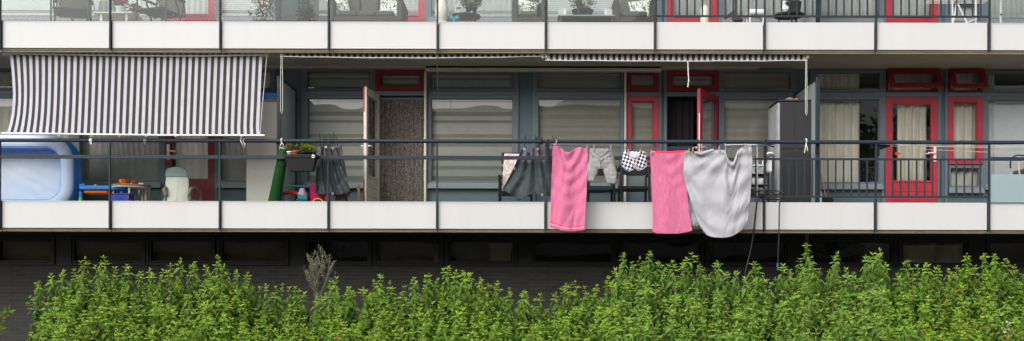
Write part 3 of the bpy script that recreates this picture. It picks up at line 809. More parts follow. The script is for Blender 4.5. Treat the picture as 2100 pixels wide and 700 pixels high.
def coons(T, B, Lc, R):
    def along(pts):
        pts = np.array(pts, float); d = np.concatenate([[0], np.cumsum(np.linalg.norm(np.diff(pts, axis=0), axis=1))]); d /= d[-1]
        # smooth the polyline a little
        tt = np.linspace(0, 1, 81); q = np.stack([np.interp(tt, d, pts[:, 0]), np.interp(tt, d, pts[:, 1])], 1)
        for _ in range(6): q[1:-1] = .25*q[:-2]+.5*q[1:-1]+.25*q[2:]
        return lambda t: np.array([np.interp(t, tt, q[:, 0]), np.interp(t, tt, q[:, 1])])
    T_, B_, L_, R_ = along(T), along(B), along(Lc), along(R)
    p00, p10, p01, p11 = T_(0), T_(1), B_(0), B_(1)
    def f(u, v):
        return (1-v)*T_(u)+v*B_(u)+(1-u)*L_(v)+u*R_(v) - ((1-u)*(1-v)*p00+u*(1-v)*p10+(1-u)*v*p01+u*v*p11)
    return f
def cloth(name, mats, T, B, Lc, R, Y, fold, label=None, cat=None, parent=None, nu=70, nv=80, mf=None, solid=.006, group=None):
    f = coons(T, B, Lc, R)
    def g_(u, v):
        px, py = f(u, v); return P(px, py, Y + fold(u, v))
    o = MB().grid(g_, nu, nv, mf=mf).build(name, mats, parent, solid=solid)
    if label: tag(o, label, cat, group)
    return o
def ridged(x, y, s=0.0): return 1-abs(nz3(x, y, s))*2
def fold1(u, v):
    d = math.hypot((u-.42)*1.0, (v+.05)*1.5)
    sw = math.cos(d*26+1.5*nz3(u*2,v*2))*.026*math.exp(-d*1.8)
    return sw + .020*nz3(u*3.2, v*1.1, 3) + .016*math.sin(u*9+1.2*math.sin(v*2))*(.3+.7*v) + .006*nz3(u*11, v*9, 5) + .012*ridged(u*4+v*1.5, v*2.2, 8)
cloth('towel', ['towel_pink', 'towel_red', 'towel_pale'], [(1134.5,295),(1140,294.5),(1146,296),(1150,303),(1157,311),(1166,313),(1175,309),(1183,303),(1190,302.5),(1207,305.5)],
      [(1127.8,466),(1140,469),(1152,473),(1168,475),(1184,474.5),(1199,471.5)], [(1134.5,295),(1132,350),(1130,400),(1128.5,440),(1127.8,466)], [(1207,305.5),(1205,350),(1203,400),(1200.5,440),(1199,471.5)],
      -.36, fold1, 'pink bath towel with red and pale stripes along its lower hem', 'towel', nu=60, nv=110,
      mf=lambda u, v: 1 if .935 < v < .948 else (2 if .958 < v < .975 else (1 if .975 < v < .98 else 0)), group='pink towels on the washing line')
def fold2(u, v):
    d = math.hypot((u-.5), (v+.02)*1.7)
    return .014*math.cos(d*22)*math.exp(-d*3) + .022*nz3(u*2.5, v*1.3, 23) + .014*math.sin(u*7.5+2)*v + .006*nz3(u*12, v*10, 4) + .016*ridged(u*3-v*2.0, v*1.5, 17)*v
tw2 = cloth('towel', ['towel_pink', 'towel_red', 'towel_pale'], [(1333,312),(1350,314),(1370,315.5),(1390,314),(1413,311)], [(1338,475),(1345,479),(1365,480),(1390,480),(1408,477),(1420,473)],
      [(1333,312),(1335,350),(1337,400),(1339,440),(1338,475)], [(1413,311),(1412,350),(1410,400),(1414,440),(1420,473)], -.42, fold2,
      'plain pink bath towel hanging beside the grey sheet', 'towel', nu=60, nv=100, group='pink towels on the washing line')
cloth('towel_back', ['towel_pink', 'towel_red'], [(1336,309.5),(1365,310),(1413,308.5)], [(1336,335),(1370,335),(1411,335)], [(1336,309.5),(1336,335)], [(1413,308.5),(1411,335)], -.385, lambda u, v: .004*nz3(u*8, v), parent=tw2, nu=20, nv=6, mf=lambda u, v: 1 if v < .5 and u > .1 else 0)
def fold3(u, v):
    # cloth slung between two pegged bunches: long hollow folds running to the lower middle
    d = math.hypot((u-.35)*1.1, (v-.02)*1.4)
    f = .022*math.cos(d*19)*math.exp(-d*2.3)
    ax = u + .38*v*(u-.6)
    for pu, pv, n_, a_ in ((.60, -.02, 13, .020), (.04, -.02, 11, .012), (.93, -.04, 12, .016)):
        dx, dy = (u-pu)*1.0, (v-pv)*1.35; r_ = math.hypot(dx, dy); th = math.atan2(dx, dy)
        f += a_*math.sin(th*n_+3*nz3(r_*1.5, pu*9)+pu*20)*min(1, r_*2.2)*math.exp(-r_*.9)
    dd = math.hypot(u-.78, (v+.05)*.9)
    f += .016*math.sin(dd*26+2*nz3(u*2, v*2, 7))*math.exp(-((v-.62)/.4)**2)
    f += .009*ridged(ax*4+v*2.2, v*1.5, 12) + .004*ridged(u*9+v*7, v*5-u*3, 6) + .0022*nz3(u*22+v*8, v*20, 9)
    f -= .10*math.sin(PI*min(1, u*1.02))*v*(1-.35*v)
    return f
sh = cloth('bed_sheet', 'sheet_grey', [(1404,311),(1413,308),(1422,315),(1436,318),(1448,312),(1460,308),(1476,307),(1488,308),(1491,322),(1496,333),(1503,338),(1508,326),(1513,308),(1524,301),(1541,298)],
      [(1443,476),(1450,483),(1462,487),(1482,488.5),(1500,486),(1512,479),(1522,472),(1531,463)],
      [(1404,311),(1402,335),(1402,360),(1408,385),(1416,410),(1424,436),(1433,459),(1443,476)], [(1541,298),(1543.5,325),(1542,365),(1539,400),(1537,430),(1531,463)],
      -.46, fold3, 'pale grey bed sheet slung in heavy folds over the washing line', 'bed sheet', nu=110, nv=110, solid=.004)
cloth('sheet_corner', 'sheet_grey', [(1402,345),(1412,360),(1424,385)], [(1415,455),(1424,466),(1436,462)], [(1402,345),(1408,395),(1412,430),(1415,455)], [(1424,385),(1430,430),(1436,462)], -.38,
      lambda u, v: .03*ridged(u*3, v*5, 77)+.012*nz3(u*9, v*14, 2), parent=sh, nu=30, nv=50, solid=.004)
cloth('sheet_twist', 'sheet_grey', [(1488,309),(1492,322),(1497,331),(1503,334),(1508,322),(1513,307)], [(1487,322),(1492,335),(1498,343),(1504,344),(1510,334),(1514,318)], [(1488,309),(1487,322)], [(1513,307),(1514,318)], -.50,
      lambda u, v: -.025*math.sin(PI*v), parent=sh, nu=30, nv=10, solid=.004)
cloth('sheet_hem', 'sheet_grey', [(1424,311),(1438,312),(1452,308),(1464,305)], [(1424,316),(1438,319),(1452,315),(1464,310)], [(1424,311),(1424,316)], [(1464,305),(1464,310)], -.50,
      lambda u, v: -.012*math.sin(PI*v), parent=sh, nu=20, nv=8, solid=.004)

def flat_tube(rows, Y, n=28, seed=0, wr=.015):
    """closed flattened sleeve of cloth; rows = (px left, px right, py, half depth)"""
    m = MB(); k = len(rows); vs = []
    for j, (a, b, py, dp) in enumerate(rows):
        for i in range(n):
            t = 2*PI*i/n; c, s = math.cos(t), math.sin(t)
            cx = math.copysign(abs(c)**.6, c)
            px = (a+b)/2 - (b-a)/2*cx
            q = P(px, py + 1.0*nz3(px*.13, seed), Y); w_ = wr*(nz3(px*.11, py*.07+seed, s)+.7*nz3(px*.28+py*.15, py*.22, seed+s))
            vs.append((q.x, Y - s*dp + w_, q.z))
    fs = [(i + j*n, (i+1) % n + j*n, (i+1) % n + (j+1)*n, i + (j+1)*n) for j in range(k-1) for i in range(n)]
    return m.add(vs, fs, 0, True)
def subdiv(rows, k=5):
    out = []
    for a, b in zip(rows[:-1], rows[1:]):
        for i in range(k): out.append(tuple(x+(y-x)*i/k for x, y in zip(a, b)))
    return out + [rows[-1]]
gs = thing('shorts', 'faded grey denim shorts pegged by the waistband between pink towel and printed shorts', 'shorts', P(1230, 305, -.3))
flat_tube(subdiv([(1209,1254,305.5,.035),(1207.5,1257,312,.05),(1205,1259.5,322,.06),(1203,1261,333,.065),(1201,1262,343,.06),(1202,1262,347,.05)]), -.30, seed=3).build('shorts_body', 'denim_grey', gs)
flat_tube(subdiv([(1202,1231,336,.05),(1199,1229,347,.055),(1196.5,1225,358,.055),(1196.5,1221.5,366,.05),(1201,1219,371,.045),(1205,1218,373.5,.03)]), -.305, seed=9).build('trouser_leg', 'denim_grey', gs)
flat_tube(subdiv([(1231,1262,336,.05),(1235.5,1264,347,.055),(1239,1265.5,358,.055),(1242,1266,368,.05),(1244,1265.5,376,.045),(1247,1264,378,.03)]), -.305, seed=17).build('trouser_leg', 'denim_grey', gs)
cloth('waistband_lining', 'denim_grey', [(1213,304.5),(1226,306),(1238,306),(1251,304.5)], [(1225,317),(1229,321),(1233,322),(1240,317)], [(1213,304.5),(1219,311),(1225,317)], [(1251,304.5),(1246,311),(1240,317)], -.365, lambda u, v: .004*nz3(u*7, v*4), parent=gs, nu=16, nv=10, solid=.003)
m = MB().tube([P(1226, 322, -.372), P(1229, 328, -.374), P(1233, 329, -.374), P(1238, 325, -.372)], .008, 6); m.tube([P(1231, 329, -.374), P(1230.5, 338, -.374), P(1231, 346, -.37)], .006, 6); m.ball(P(1230.5, 333, -.378), .010, 8)
m.tube([P(1210, 311, -.362), P(1213, 318, -.368), P(1219, 321, -.372)], .006, 5); m.tube([P(1255, 311, -.362), P(1251, 319, -.368), P(1243, 322, -.372)], .006, 5)
m.build('seam', 'denim_grey', gs)
ps = thing('shorts', 'small black and white chequered shorts with pink drawstring on the washing line', 'shorts', P(1301, 312, -.3))
flat_tube(subdiv([(1279,1324,311,.025),(1277,1326,320,.035),(1275.5,1327,330,.04),(1275,1327.5,337,.04),(1280,1323,343,.03)]), -.30, seed=21, wr=.006).build('shorts_body', 'shorts_print', ps)
for a in ([(1275,1303,333,.036),(1276,1301,341,.036),(1284,1299,348,.03),(1290,1297,350.5,.02)], [(1301,1327.5,333,.036),(1303,1326,341,.036),(1305,1318,347,.03),(1307,1313,349,.02)]):
    flat_tube(subdiv(a), -.303, seed=25, wr=.005).build('trouser_leg', 'shorts_print', ps)
cloth('waistband_lining', 'shorts_inner', [(1287,311.5),(1301,312),(1315,311.5)], [(1291,321),(1301,325),(1311,321)], [(1287,311.5),(1291,321)], [(1315,311.5),(1311,321)], -.345, lambda u, v: .003*nz3(u*8, v*5), parent=ps, nu=14, nv=8, solid=.003)
MB().tube([P(1299, 325, -.35), P(1300, 334, -.352), P(1301, 346, -.35)], .0075, 6).tube([P(1305, 325, -.35), P(1305, 335, -.352), P(1304, 346, -.35)], .0075, 6).build('drawstring', 'pale_pink', ps)
MB().tube([P(1275.5, 340, -.345), P(1283, 348, -.338), P(1291, 351.5, -.33), P(1299, 347.5, -.335)], .005, 5).tube([P(1303, 347, -.335), P(1310, 350, -.33), P(1319, 347, -.338), P(1327, 340, -.345)], .005, 5).build('piping', 'shorts_inner', ps)
pg = [(1141,290,-.385,'the striped-hem towel at its left corner'),(1203.5,303,-.385,'the striped-hem towel at its right corner'),(1218,303,-.37,'the denim shorts left of their button'),
      (1252,304,-.37,'the denim shorts at their right hip'),(1288,310,-.35,'the chequered shorts at the left'),(1313,309,-.35,'the chequered shorts at the right'),
      (1336,311,-.45,'the plain pink towel at its left corner'),(1413,310,-.49,'the sheet and the plain towel together'),(1421,307,-.45,'the line just right of the plain pink towel'),
      (1475,305,-.49,'the middle of the grey sheet'),(1528,300,-.49,'the grey sheet near its right end')]
for px, py, Y, what in pg:
    c = P(px, py, Y); a = random.uniform(-.18, .18)
    R = Matrix.Translation(c) @ Matrix.Rotation(a, 4, 'Y')
    m = MB().box(-.0075, .0075, -.014, -.002, -.042, .036).box(-.0075, .0075, .003, .014, -.042, .036).tube([(-.010, 0, -.008), (.010, 0, -.008)], .0065, 8, 1).xform(R)
    tag(m.build('clothes_peg', ['peg_wood', 'metal_ring']), 'wooden clothes peg holding ' + what, 'clothes peg', 'wooden pegs on the washing lines')
# second washing line, at the right, behind the balusters
wr_ = thing('washing_line', 'pale washing lines strung under the rail in front of the closed red door', 'washing line', P(1900, 300, .1))
m = MB().box(PX(1800,0)-.03, PX(1800,0)+.03, -.007, .02, ZL(318, 0), RB)
m.prism([(PX(1800,0)-.02, RB-.002), (PX(1800,0)+.20, RB-.002), (PX(1800,0)+.20, RB-.03), (PX(1800,0)+.05, RB-.085)], .022, .05); m.build('line_arm', 'black_plastic', wr_, bevel=.003)
for i, (a, b, Y) in enumerate(((295, 303, .12), (297, 300, .2), (299, 312, .3), (294, 296, .42))):
    MB().tube([P(1818, a, .05), P(1900, (a+b)/2+1.5, Y), P(2010, b, Y), P(2240, b+3, Y)], .004, 5).build('line', 'cord_white', wr_)
x = PX(1677, 0); tag(MB().box(x-.02, x+.03, .02, .054, ZL(312, 0), ZL(294, 0)).ball((x+.005, .012, ZL(301, 0)), .012, 8).build('rail_bracket', 'black_plastic', bevel=.003), 'black bracket fixing the right partition screen to the rail', 'bracket')

# ------------------------------------------------------------------ hoses
def hose(label, pts, r=.0125, tip=None):
    t = MB().tube(pts, r, 8).build('garden_hose', 'rubber_hose'); tag(t, label, 'hose')
    if tip: MB().tube(tip, .019, 10).tube([tip[-1], tip[-1]+Vector((0,0,-.03))], .015, 8).build('connector', 'connector_teal', t)
def sm(pts, k=6):
    pts = [Vector(p) for p in pts]; out = []
    for i in range(len(pts)-1):
        p0, p1, p2, p3 = pts[max(i-1,0)], pts[i], pts[i+1], pts[min(i+2, len(pts)-1)]
        for j in range(k):
            t = j/k; out.append(.5*((2*p1)+(p2-p0)*t+(2*p0-5*p1+4*p2-p3)*t*t+(3*p1-p0-3*p2+p3)*t*t*t))
    return out+[pts[-1]]
hose('black hose looping over the edge and hanging into the hedge', sm([P(1600, 398, .12), P(1578, 402, -.0), P(1560, 402, -.09), P(1553, 412, -.14), P(1549.5, 440, -.13), P(1545, 480, -.10), P(1538, 520, -.10), P(1528, 566, -.10), P(1526, 640, -.1)]))
hose('thin black hose with a teal connector hanging straight down', sm([P(1571, 397, .02), P(1590, 393, -.03), P(1606, 396, -.08), P(1602, 405, -.11), P(1598.5, 420, -.11), P(1597.5, 470, -.09), P(1596, 515, -.09), P(1595, 541, -.09)]), .0095, [P(1595, 540, -.09), P(1595, 549, -.09)])
hose('black hose coiled behind the balusters left of the locker', sm([P(1545, 398, .14), P(1556, 392, .14), P(1575, 391, .12), P(1592, 392, .13), P(1607, 399, .14), P(1600, 409, .2), P(1570, 408, .24), P(1548, 404, .22)]), .0125)
# ------------------------------------------------------------------ things on the lower balcony
def base(px, Y, fl=FLOOR): return Vector((PX(px, Y), Y, fl))
# inflatable paddling pool standing on its side against the window wall
pc = Vector((PX(146, .45)-1.02, .62, FLOOR+.61)); HW, HH, RR = .93, .515, .34
def rrect(t, hw, hh, r):
    segs = [2*(hw-r), PI*r/2, 2*(hh-r), PI*r/2]*2
    L = sum(segs); s = (t % 1)*L
    cx = [(-hw+r, hh), (hw-r, hh-r), (hw, hh-r), (hw-r, -hh+r), (hw-r, -hh), (-hw+r, -hh+r), (-hw, -hh+r), (-hw+r, hh-r)]
    for i, sg in enumerate(segs):
        if s <= sg: break
        s -= sg
    d = [(1,0),None,(0,-1),None,(-1,0),None,(0,1),None][i]
    if d: x, z = cx[i][0]+d[0]*s, cx[i][1]+d[1]*s; n = (-d[1], d[0])
    else:
        a0 = [0, PI/2, 0, 0, 0, -PI/2, 0, PI][i]
        a = {1: PI/2, 3: 0, 5: -PI/2, 7: -PI}[i] - s/r
        x, z = cx[i][0]+r*math.cos(a), cx[i][1]+r*math.sin(a); n = (math.cos(a), math.sin(a))
    return x, z, n
pool = thing('paddling_pool', 'blue and lilac inflatable paddling pool standing on its edge under the awning', 'paddling pool', (pc.x, pc.y, FLOOR))
def ring(yc, rr, ry, hw, hh, mat, name):
    def f(u, v):
        x, z, n = rrect(u, hw, hh, RR); a = 2*PI*v
        k = rr*(1+.03*nz3(u*20, v*3))
        return (pc.x+x+n[0]*k*math.cos(a), yc+ry*math.sin(a), pc.z+z+n[1]*k*math.cos(a))
    MB().grid(f, 120, 14).build(name, mat, pool)
ring(.50, .108, .06, HW, HH, 'pool_lilac', 'front_ring')
ring(.64, .112, .09, HW, HH, 'pool_blue', 'side_ring')
ring(.80, .110, .09, HW, HH, 'pool_blue', 'side_ring')
def pf(u, v):
    x, z, n = rrect(u, HW*1.0, HH*1.0, RR); r = v
    xx, zz = x*r, z*r
    return (pc.x+xx, .87-.05*(1-r)*.6+.010*nz3(xx*9+zz*3, zz*5)*r+.005*ridged(xx*3+zz*5, zz*1.5), pc.z+zz)
MB().grid(pf, 96, 22).build('pool_floor', 'pool_floor', pool)
m = MB(); m.tube([(pc.x+rrect(i/90, HW-.085, HH-.085, RR-.08)[0], .475, pc.z+rrect(i/90, HW-.085, HH-.085, RR-.08)[1]) for i in range(91)], .010, 6, caps=False).build('seam_line', 'pool_blue', pool)
# water play table
t = thing('water_table', 'blue plastic play table with green feet and an orange tray, beside the paddling pool', 'play table', base(208, .5))
m = MB().box(PX(161,.3), PX(256,.3), .32, .74, ZL(393,.5), ZL(385,.5)).box(PX(161,.3), PX(172,.3), .32, .74, ZL(385,.5)+.001, ZL(381.5,.5)).box(PX(222,.3), PX(234,.3), .32, .74, ZL(385,.5)+.001, ZL(381.5,.5))
m.build('tabletop', 'toy_blue', t, bevel=.012)
MB().box(PX(176,.45), PX(226,.45), .36, .7, ZL(400,.45), ZL(393.5,.45)).build('tray', 'toy_orange', t, bevel=.02)
for px in (166, 250):
    for Y in (.37, .69):
        q = P(px, 393, Y); lg = MB().tube([(q.x,Y,q.z), (q.x,Y,FLOOR+.22)], .028, 12).build('leg', 'toy_blue', t); MB().tube([(q.x,Y,FLOOR+.219), (q.x,Y,FLOOR)], .031, 12).build('foot', 'toy_green', lg)
q = P(196, 383, .4); tag(MB().ball((q.x, q.y, ZL(385,.5)+.012), (.03,.03,.014), 10).build('toy_boat', 'toy_yellow'), 'tiny yellow toy lying on the blue play table', 'toy')
# round side table with cup and bowl
t = thing('side_table', 'small round wooden top table with pale legs carrying an orange cup', 'table', base(266, .5))
c = P(266, 381, .5)
MB().lathe([(.26,-.02),(.275,-.01),(.275,.006),(.262,.010)], c, 32).build('tabletop', 'wood', t)
MB().lathe([(.268,-.045),(.272,-.043),(.272,-.021),(.268,-.0205)], c, 32).build('rim', 'cream_paint', t)
for a in (20, 110, 200, 290):
    x, y = c.x+.24*math.cos(math.radians(a)), c.y+.24*math.sin(math.radians(a))
    MB().box(x-.014, x+.014, y-.014, y+.014, FLOOR, c.z-.045).build('leg', 'cream_paint', t)
c2 = P(257, 377.5, .40); tz = c.z+.0115
cup = thing('toy_cup', 'orange plastic toy watering cup on the round table', 'cup', (c2.x, c2.y, tz))
MB().lathe([(.045,0),(.052,.005),(.060,.07),(.064,.072),(.064,.076),(.054,.076)], (c2.x, c2.y, tz), 20).build('cup_body', 'toy_orange', cup)
MB().tube([(c2.x-.05,c2.y,tz+.02),(c2.x-.095,c2.y,tz+.055),(c2.x-.085,c2.y,tz+.07),(c2.x-.055,c2.y,tz+.065)], .016, 8).build('spout', 'toy_orange', cup)
c3 = P(277, 377, .42)
tag(MB().lathe([(.03,0),(.034,.004),(.06,.035),(.066,.05),(.060,.050),(.03,.012)], (c3.x, c3.y, tz), 20).build('toy_bowl', 'toy_red'), 'small red toy bowl beside the orange cup', 'bowl')
t = thing('stool', 'pale square stool frame just right of the round table', 'stool', base(296, .75))
x0, x1 = PX(277,.8), PX(303,.8); zt = ZL(379,.8)
MB().box(x0, x1, .62, .95, zt-.03, zt).build('seat', 'cream_paint', t, bevel=.008)
for xx in (x0+.025, x1-.025):
    for yy in (.645, .925): MB().box(xx-.018, xx+.018, yy-.018, yy+.018, FLOOR, zt-.0305).build('leg', 'cream_paint', t)
c = base(249, .24)
tag(MB().prism([(c.x-.14,FLOOR),(c.x+.14,FLOOR),(c.x+.16,ZL(402,.2)),(c.x+.14,ZL(401.2,.2)),(c.x-.14,ZL(401.2,.2)),(c.x-.16,ZL(402,.2))], .15, .36).box(c.x-.168, c.x+.168, .14, .37, ZL(402,.2)+.006, ZL(400.8,.2)+.012).build('toy_box', 'toy_violet', bevel=.01), 'violet blue plastic box under the round table', 'box')
# beige relaxing chair, seen from behind
t = thing('armchair', 'beige upholstered relaxing chair with a teal headrest, its back to the railing', 'armchair', base(366, .55))
def back(u, v):
    pl, pr = np.interp(v, [0,.12,.4,1], [347,343,340.5,347]), np.interp(v, [0,.12,.4,1], [380,385,388,384])
    py = 345+ (428-345)*v
    if v < .06: py += 3*(2*u-1)**2
    px = pl+(pr-pl)*u
    return P(px, py, .52 - .10*v + .22*(1-v) - .05*math.sin(PI*u))
MB().grid(back, 20, 24).build('backrest', 'leather_beige', t, solid=.07, sub=1)
def hd(u, v):
    q = back(u, v*.24); return Vector((q.x + (u-.5)*.02, q.y-.045, q.z+.012))
MB().grid(hd, 14, 8).build('headrest', 'headrest_teal', t, solid=.012)
m = MB()
for k in range(9): q = back(.5, .28+k*.06); m.ball((q.x, q.y-.042, q.z), (.010,.006,.016), 6)
m.build('seam', 'pot_white', t)
s0 = P(366, 412, .6); MB().box(s0.x-.21, s0.x+.25, .45, .95, s0.z-.08, s0.z+.03).build('seat', 'headrest_teal', t, bevel=.03)
for sx, px in ((-1, 342), (1, 396)):
    q = P(px, 392, .55)
    a = MB().tube(sm([(q.x-.03*sx, .42, q.z-.08), (q.x, .44, q.z+.02), (q.x, .62, q.z+.045), (q.x, .85, q.z+.01), (q.x, .92, q.z-.10), (q.x, .90, FLOOR)]), .028, 8).build('armrest', 'arm_wood', t)
    MB().tube([(q.x, .46, q.z), (q.x-.04*sx, .46, FLOOR+.02), (q.x-.04*sx, .9, FLOOR+.02)], .024, 8).build('leg', 'arm_wood', t)
# tall cream cupboard beside the left partition
t = thing('cupboard', 'tall plain cream cupboard with a blue box lying on top, beside the left partition', 'cupboard', base(540, 1.1))
x0, x1 = PX(505, .85), PX(568, .85); zt = ZL(206, .85)
MB().box(x0, x1, .87, 1.36, FLOOR+.04, zt-.03).build('carcass', 'cupboard_cream', t, bevel=.005)
MB().box(x0-.005, x1+.005, .845, 1.365, zt-.029, zt).build('top', 'wood', t, bevel=.004)
MB().box(x0+.003, x1-.003, .85, .869, FLOOR+.045, zt-.035).build('door', 'cupboard_cream', t, bevel=.004)
MB().box(x0+.03, x1-.03, .9, 1.3, FLOOR, FLOOR+.039).build('plinth', 'rail_grey', t)
tag(MB().box(PX(512,.9), PX(567,.9), .88, 1.3, zt+.001, ZL(193,.9)).box(PX(512,.9)-.004, PX(567,.9)+.004, .876, 1.304, ZL(196.5,.9), ZL(192.6,.9)).build('storage_crate', 'toy_blue', bevel=.008), 'flat blue plastic crate on top of the tall cream cupboard', 'crate')
# roll of artificial turf leaning on the rail
t = thing('turf_roll', 'rolled up strip of green artificial turf leaning behind the planter', 'turf roll', base(562, .2))
a, b = P(583, 296, .06), P(562, 425, .115); b.z = FLOOR+.12
m = MB().tube(sm([a, a.lerp(b,.25)+Vector((.006,0,0)), a.lerp(b,.5)+Vector((.006,0,0)), b], 5), [.064+.032*i/15 for i in range(16)], 20)
m.build('turf', 'turf_green', t)
def spiral(k):
    d = (b-a).normalized(); u = d.cross(Vector((0,1,0))).normalized(); w_ = d.cross(u)
    return [a - d*.004 + (u*math.cos(s)+w_*math.sin(s))*(.062-.0036*s) for s in np.linspace(0, 14, 50)]
MB().tube(spiral(0), .006, 5).build('backing', 'turf_back', t)
m = MB()
for i in range(7):
    q = a + (b-a)*(.01+.012*i); m.tube([q+Vector((.07*math.cos(s+i), .07*math.sin(s+i), .018*math.sin(3*s+i))) for s in np.linspace(0, 2*PI, 15)], .004, 4)
m.build('netting', 'cord_white', t)
m = MB().prism([(PX(565,0), RB-.002), (PX(588,0), RB-.002), (PX(583,0), ZL(301,0)), (PX(571,0), ZL(301,0))], -.02, .05)
tag(m.build('rail_strap', 'black_plastic', bevel=.008), 'black strap holding the turf roll to the top rail', 'strap')
# flower box hooked on the railing
fb = thing('planter_box', 'black plastic flower box hooked on the railing with green and orange seedlings', 'planter', P(616, 336, -.15))
def PZ(py): return ZL(py, -.22)
def PXX(px): return PX(px, -.22)
m = MB().add([], [])
zt_, zb_ = PZ(325.5), PZ(352)
def ringp(x0, x1, y0, y1, z): return [(x0,y0,z),(x1,y0,z),(x1,y1,z),(x0,y1,z)]
vs = ringp(PXX(591), PXX(641), -.20, -.09, zb_) + ringp(PXX(584.5), PXX(647), -.225, -.065, zt_) + ringp(PXX(587), PXX(645), -.215, -.075, zt_) + ringp(PXX(588), PXX(644), -.212, -.078, zt_-.03)
m.add(vs, [(0,3,2,1)] + [(i, (i+1)%4, (i+1)%4+4, i+4) for i in range(4)] + [(4+i, 4+(i+1)%4, 8+(i+1)%4, 8+i) for i in range(4)] + [(8+i, 8+(i+1)%4, 12+(i+1)%4, 12+i) for i in range(4)] + [(12,13,14,15)])
m.box(PXX(582), PXX(650), -.235, -.226, PZ(325), PZ(318)).box(PXX(582), PXX(650), -.064, -.055, PZ(325), PZ(318)).box(PXX(582), PXX(584.5), -.2255, -.0645, PZ(325), PZ(318)).box(PXX(647.5), PXX(650), -.2255, -.0645, PZ(325), PZ(318))
m.build('box', 'black_plastic', fb, bevel=.006)
MB().box(PXX(586), PXX(646), -.21, -.08, PZ(325), PZ(322)).build('earth', 'soil', fb)
MB().box(PXX(640), PXX(645.5), -.2375, -.2352, PZ(325), PZ(319)).box(PXX(641.3), PXX(644.3), -.2385, -.2376, PZ(323.6), PZ(320.6), 1).build('label_sticker', ['pot_white', 'sticker_blue'], fb)
hk = MB()
for px in (595, 638): hk.tube(sm([(PXX(px),-.06,PZ(322)), (PXX(px),-.055,PZ(314)), (PXX(px),-.03,PZ(313)), (PXX(px),-.01,PZ(317)), (PXX(px),-.012,PZ(330))]), .006, 6)
hk.build('hook', 'black_plastic', fb)
def potted(px, py, h, r, label, mat, leafcol, n, L, w_=.4, up=.6, Y=-.15):
    t = thing('potted_plant', label, 'potted plant', P(px, py, Y), 'seedlings in the flower box')
    c = P(px, py, Y)
    MB().lathe([(r*.72,-.05),(r,.035),(r*1.12,.036),(r*1.12,.052),(r*.95,.052),(r*.92,.03)], c, 16).build('pot', mat, t)
    bush_leaves('foliage', (c.x, c.y, c.z+.05+h*.5), (r*1.5, .05, h*.55), n, L, leafcol, parent=t, wr=w_, up=up, shell=.1)
    m = MB()
    for i in range(5): m.tube([c+Vector((0,0,.03)), c+Vector((random.uniform(-1,1)*r*.9, random.uniform(-.03,.03), .05+h*random.uniform(.5,1)))], .003, 4)
    m.build('stem', 'stem_brown', t)
potted(594, 318, .12, .042, 'reddish green seedling in a white pot at the left of the flower box', 'pot_white', (.20,.16,.02), 60, .045)
potted(606, 317, .10, .05, 'small green seedling in a terracotta pot in the flower box', 'terracotta', (.10,.20,.02), 70, .04)
potted(626, 319, .11, .055, 'bushy lime green plant in the middle of the flower box', 'black_plastic', (.22,.30,.02), 220, .042, .55)
potted(645, 319, .05, .025, 'tiny green sprout at the right end of the flower box', 'black_plastic', (.08,.22,.03), 25, .035)
potted(636, 318, .10, .035, 'yellowish green seedling right of the lime plant in the flower box', 'black_plastic', (.30,.28,.02), 60, .04)
# grey tarpaulins tied to the top rail with cable ties
def tarp(label, T, B, Lc, R, Y, nf, ties, ringpts, seed):
    t = thing('tarpaulin', label, 'tarpaulin', P(T[0][0], T[0][1], Y))
    def f(u, v): return (.034-.012*v)*math.sin(u*2*PI*nf*(.75+.25*(1-v))+1.3*math.sin(v*2.5+seed)+2*nz3(u*2,v,seed)) + .026*nz3(u*4, v*2, seed) + .012*ridged(u*5+v*2, v*4, seed)
    cloth('tarp_sheet', ['tarp', 'tarp_inner'], T, B, Lc, R, Y, f, parent=t, nu=90, nv=50, solid=.003, mf=lambda u, v: 1 if v < .27 else 0)
    for (x0, y0, x1, y1, x2, y2) in ties:
        MB().tube(sm([P(x0, y0, Y-.04), P(x1, y1, -.01), P(x1, y1-3, -.055), P(x2, y2, -.075)], 4), .0055, 5).build('cable_tie', 'black_plastic', t)
    for px, py, yy in ringpts:
        c = P(px, py, yy); MB().tube([c+Vector((.014*math.cos(s), 0, .014*math.sin(s))) for s in np.linspace(0, 2*PI, 12)], .0055, 6).build('eyelet', 'metal_ring', t)
tarp('dark grey tarpaulin gathered on cable ties between flower box and open door', [(652,301),(665,302),(680,305),(692,302),(700,298)], [(646,396),(660,399),(675,398),(690,400),(705,398),(718,393)],
     [(652,301),(649,340),(647,370),(646,396)], [(700,298),(706,330),(712,365),(718,393)], .10, 5,
     [(657,300,657,290,655,276),(663,303,664,293,664,279),(669,302,669,292,669,277),(678,303,679,292,675,274),(682,302,682,292,681,278),(687,301,686,290,684,270),(692,300,691,290,689,280)],
     [(668,302,.02),(682,304,.03),(682,397,.04)], 1.3)
tarp('dark grey tarpaulin gathered on cable ties beside the first pink towel', [(1068,310),(1075,303),(1082,312),(1089,314),(1094,302),(1101,300),(1108,305),(1116,306),(1132,304)],
     [(1030,389),(1045,398),(1062,409),(1078,404),(1092,398),(1110,401),(1121,402),(1133,402)], [(1068,310),(1058,335),(1045,362),(1030,389)], [(1132,304),(1133,335),(1133,370),(1133,402)], .10, 4.5,
     [(1075,303,1077,290,1078,277),(1097,302,1097,290,1097,276),(1101,302,1100,290,1099,279),(1104,303,1103,290,1100,281),(1134,300,1135,291,1134,279),(1141,300,1141,291,1140,279)],
     [(1075,306,.04),(1103,306,.04),(1054,346,.02),(1083,331,.03),(1112,400,.03)], 4.1)
# dark knob on rail
c = P(1110, 288, -.03); tag(MB().tube([(c.x-.016,-.03,c.z-.012),(c.x+.016,-.03,c.z-.012)], .052, 12).build('rail_clamp', 'black_plastic', bevel=.004), 'round black clamp on the top rail beside the second tarpaulin', 'clamp')
